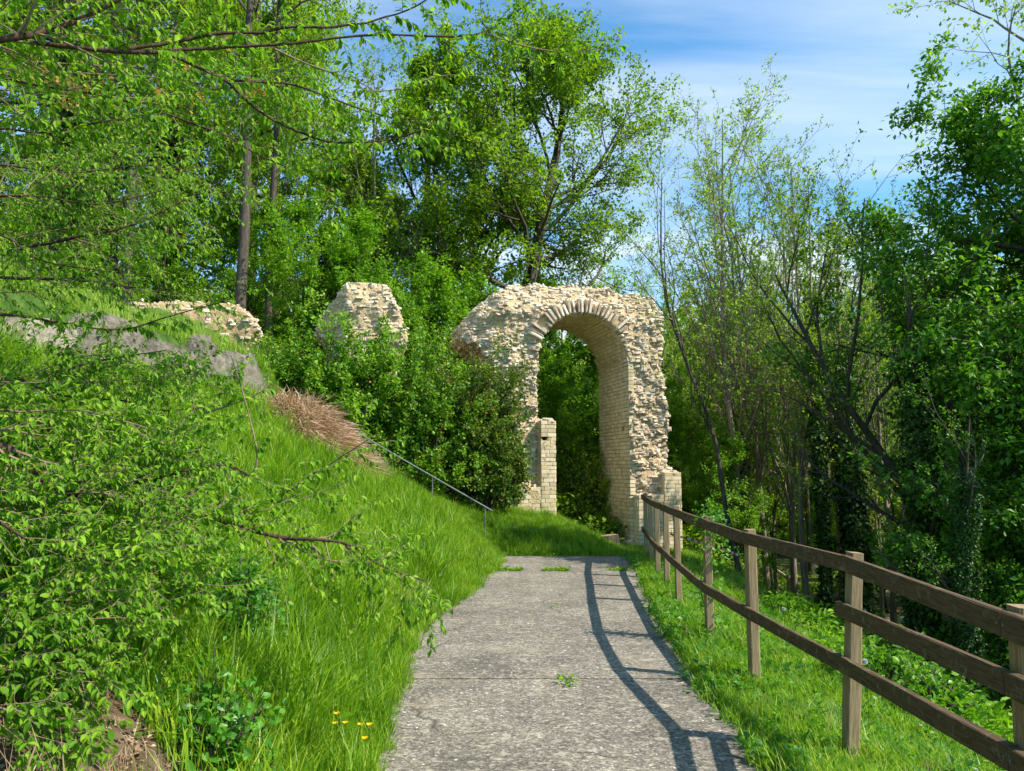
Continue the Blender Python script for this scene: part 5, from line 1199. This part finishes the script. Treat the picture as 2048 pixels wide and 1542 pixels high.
def dandelion(px, py, Y, label):
    r = np.random.default_rng(int(px)); p = at(px, py, Y); g = float(ground(p[0], p[1])); h = max(.15, p[2] - g); e = empty('dandelion_clock', (p[0], p[1], g), category='flower', label=label)
    V, F_ = tubes(np.array([[[0, 0, 0], [.01, 0, h * .5], [0, 0, h]]]), np.full((1, 3), .002), 4); add('stem', make_mesh('stem', V, F_, M['grass']), e)
    n = 160; d = nrm(r.normal(size=(n, 3))); V, F_, T = leaves_geo(np.array([0, 0, h]) + d * .005, d, nrm(r.normal(size=(n, 3))), np.full(n, .014), LEAF_FAR, r, .6); add('seed_head', make_mesh('seed_head', V, F_, M['tape_white'], T), e)
dandelion(1567, 1218, 6.6, 'white dandelion clock in the grass behind the fence, below the lone post')
dandelion(1730, 1323, 5.0, 'white dandelion clock at the near edge of the slope grass')

# striped barrier tape strung beyond the fence
tp_ = np.array([at(1340, 1068, 15.0), at(1395, 1083, 14.0), at(1440, 1096, 13), at(1476, 1110, 12.6)]); q = spline(tp_, 25)
e = empty('barrier_tape', tuple(q[0]), category='tape', label='red and white barrier tape strung behind the fence towards the trees')
for k, mm in ((0, 'tape_red'), (1, 'tape_white')):
    b = Bag()
    for i in range(k, 24, 2): b.put(np.array([q[i] + [0, 0, .02], q[i + 1] + [0, 0, .02], q[i + 1] - [0, 0, .02], q[i] - [0, 0, .02]]) - q[0], np.array([[0, 1, 2, 3]]))
    add('red_stripe' if k == 0 else 'white_stripe', b.mesh('stripe', M[mm]), e)

# creeper on the fourth fence post
r = np.random.default_rng(31); base = np.array([1.86, 7.5, 0.]); th = np.linspace(0, 7, 26)
stem = np.stack([.075 * np.cos(th), .075 * np.sin(th), np.linspace(0, 1.2, 26)], -1); V, F_ = tubes(stem[None], np.linspace(.006, .003, 26)[None], 4)
e = empty('creeper', tuple(base), category='creeper', label='green creeper climbing over the fence post and rail')
add('stem', make_mesh('stem', V, F_, M['twig_tan']), e)
n = 420; zz = np.where(r.random(n) < .6, r.normal(1.1, .1, n), r.uniform(0, 1.1, n)); pp = np.stack([r.normal(size=n) * .075 + .03, r.normal(size=n) * .10, zz], -1)
V, F_, T = leaves_geo(pp, r.normal(size=pp.shape), r.normal(size=pp.shape) * .6 + [0, -.4, .8], r.uniform(.025, .05, n), LEAF_MID, r, 1.2); add('leaves', make_mesh('leaves', V, F_, M['leaf_near2'], T), e)

# pale track on the valley floor
xs = np.linspace(11.5, 40, 20); V = []
for x_ in xs:
    for dy in (-1.1, 1.1): V.append((x_, 26.4 + dy + .02 * (x_ - 13), float(ground(x_, 26.4 + dy, False)) + .11))
F_ = np.array([[2 * i, 2 * i + 2, 2 * i + 3, 2 * i + 1] for i in range(19)]); add('gravel_track', make_mesh('gravel_track', V, F_, M['track']), kind='structure')
tot = sum(sum(len(p.vertices) - 2 for p in o.data.polygons) if len(o.data.polygons) < 2000 else len(o.data.polygons) * (2 if len(o.data.polygons[0].vertices) == 4 else 1) for o in {x.data: x for x in scene.objects if x.type == 'MESH'}.values())
print('TRIS', tot, 'OBJECTS', len(scene.objects))
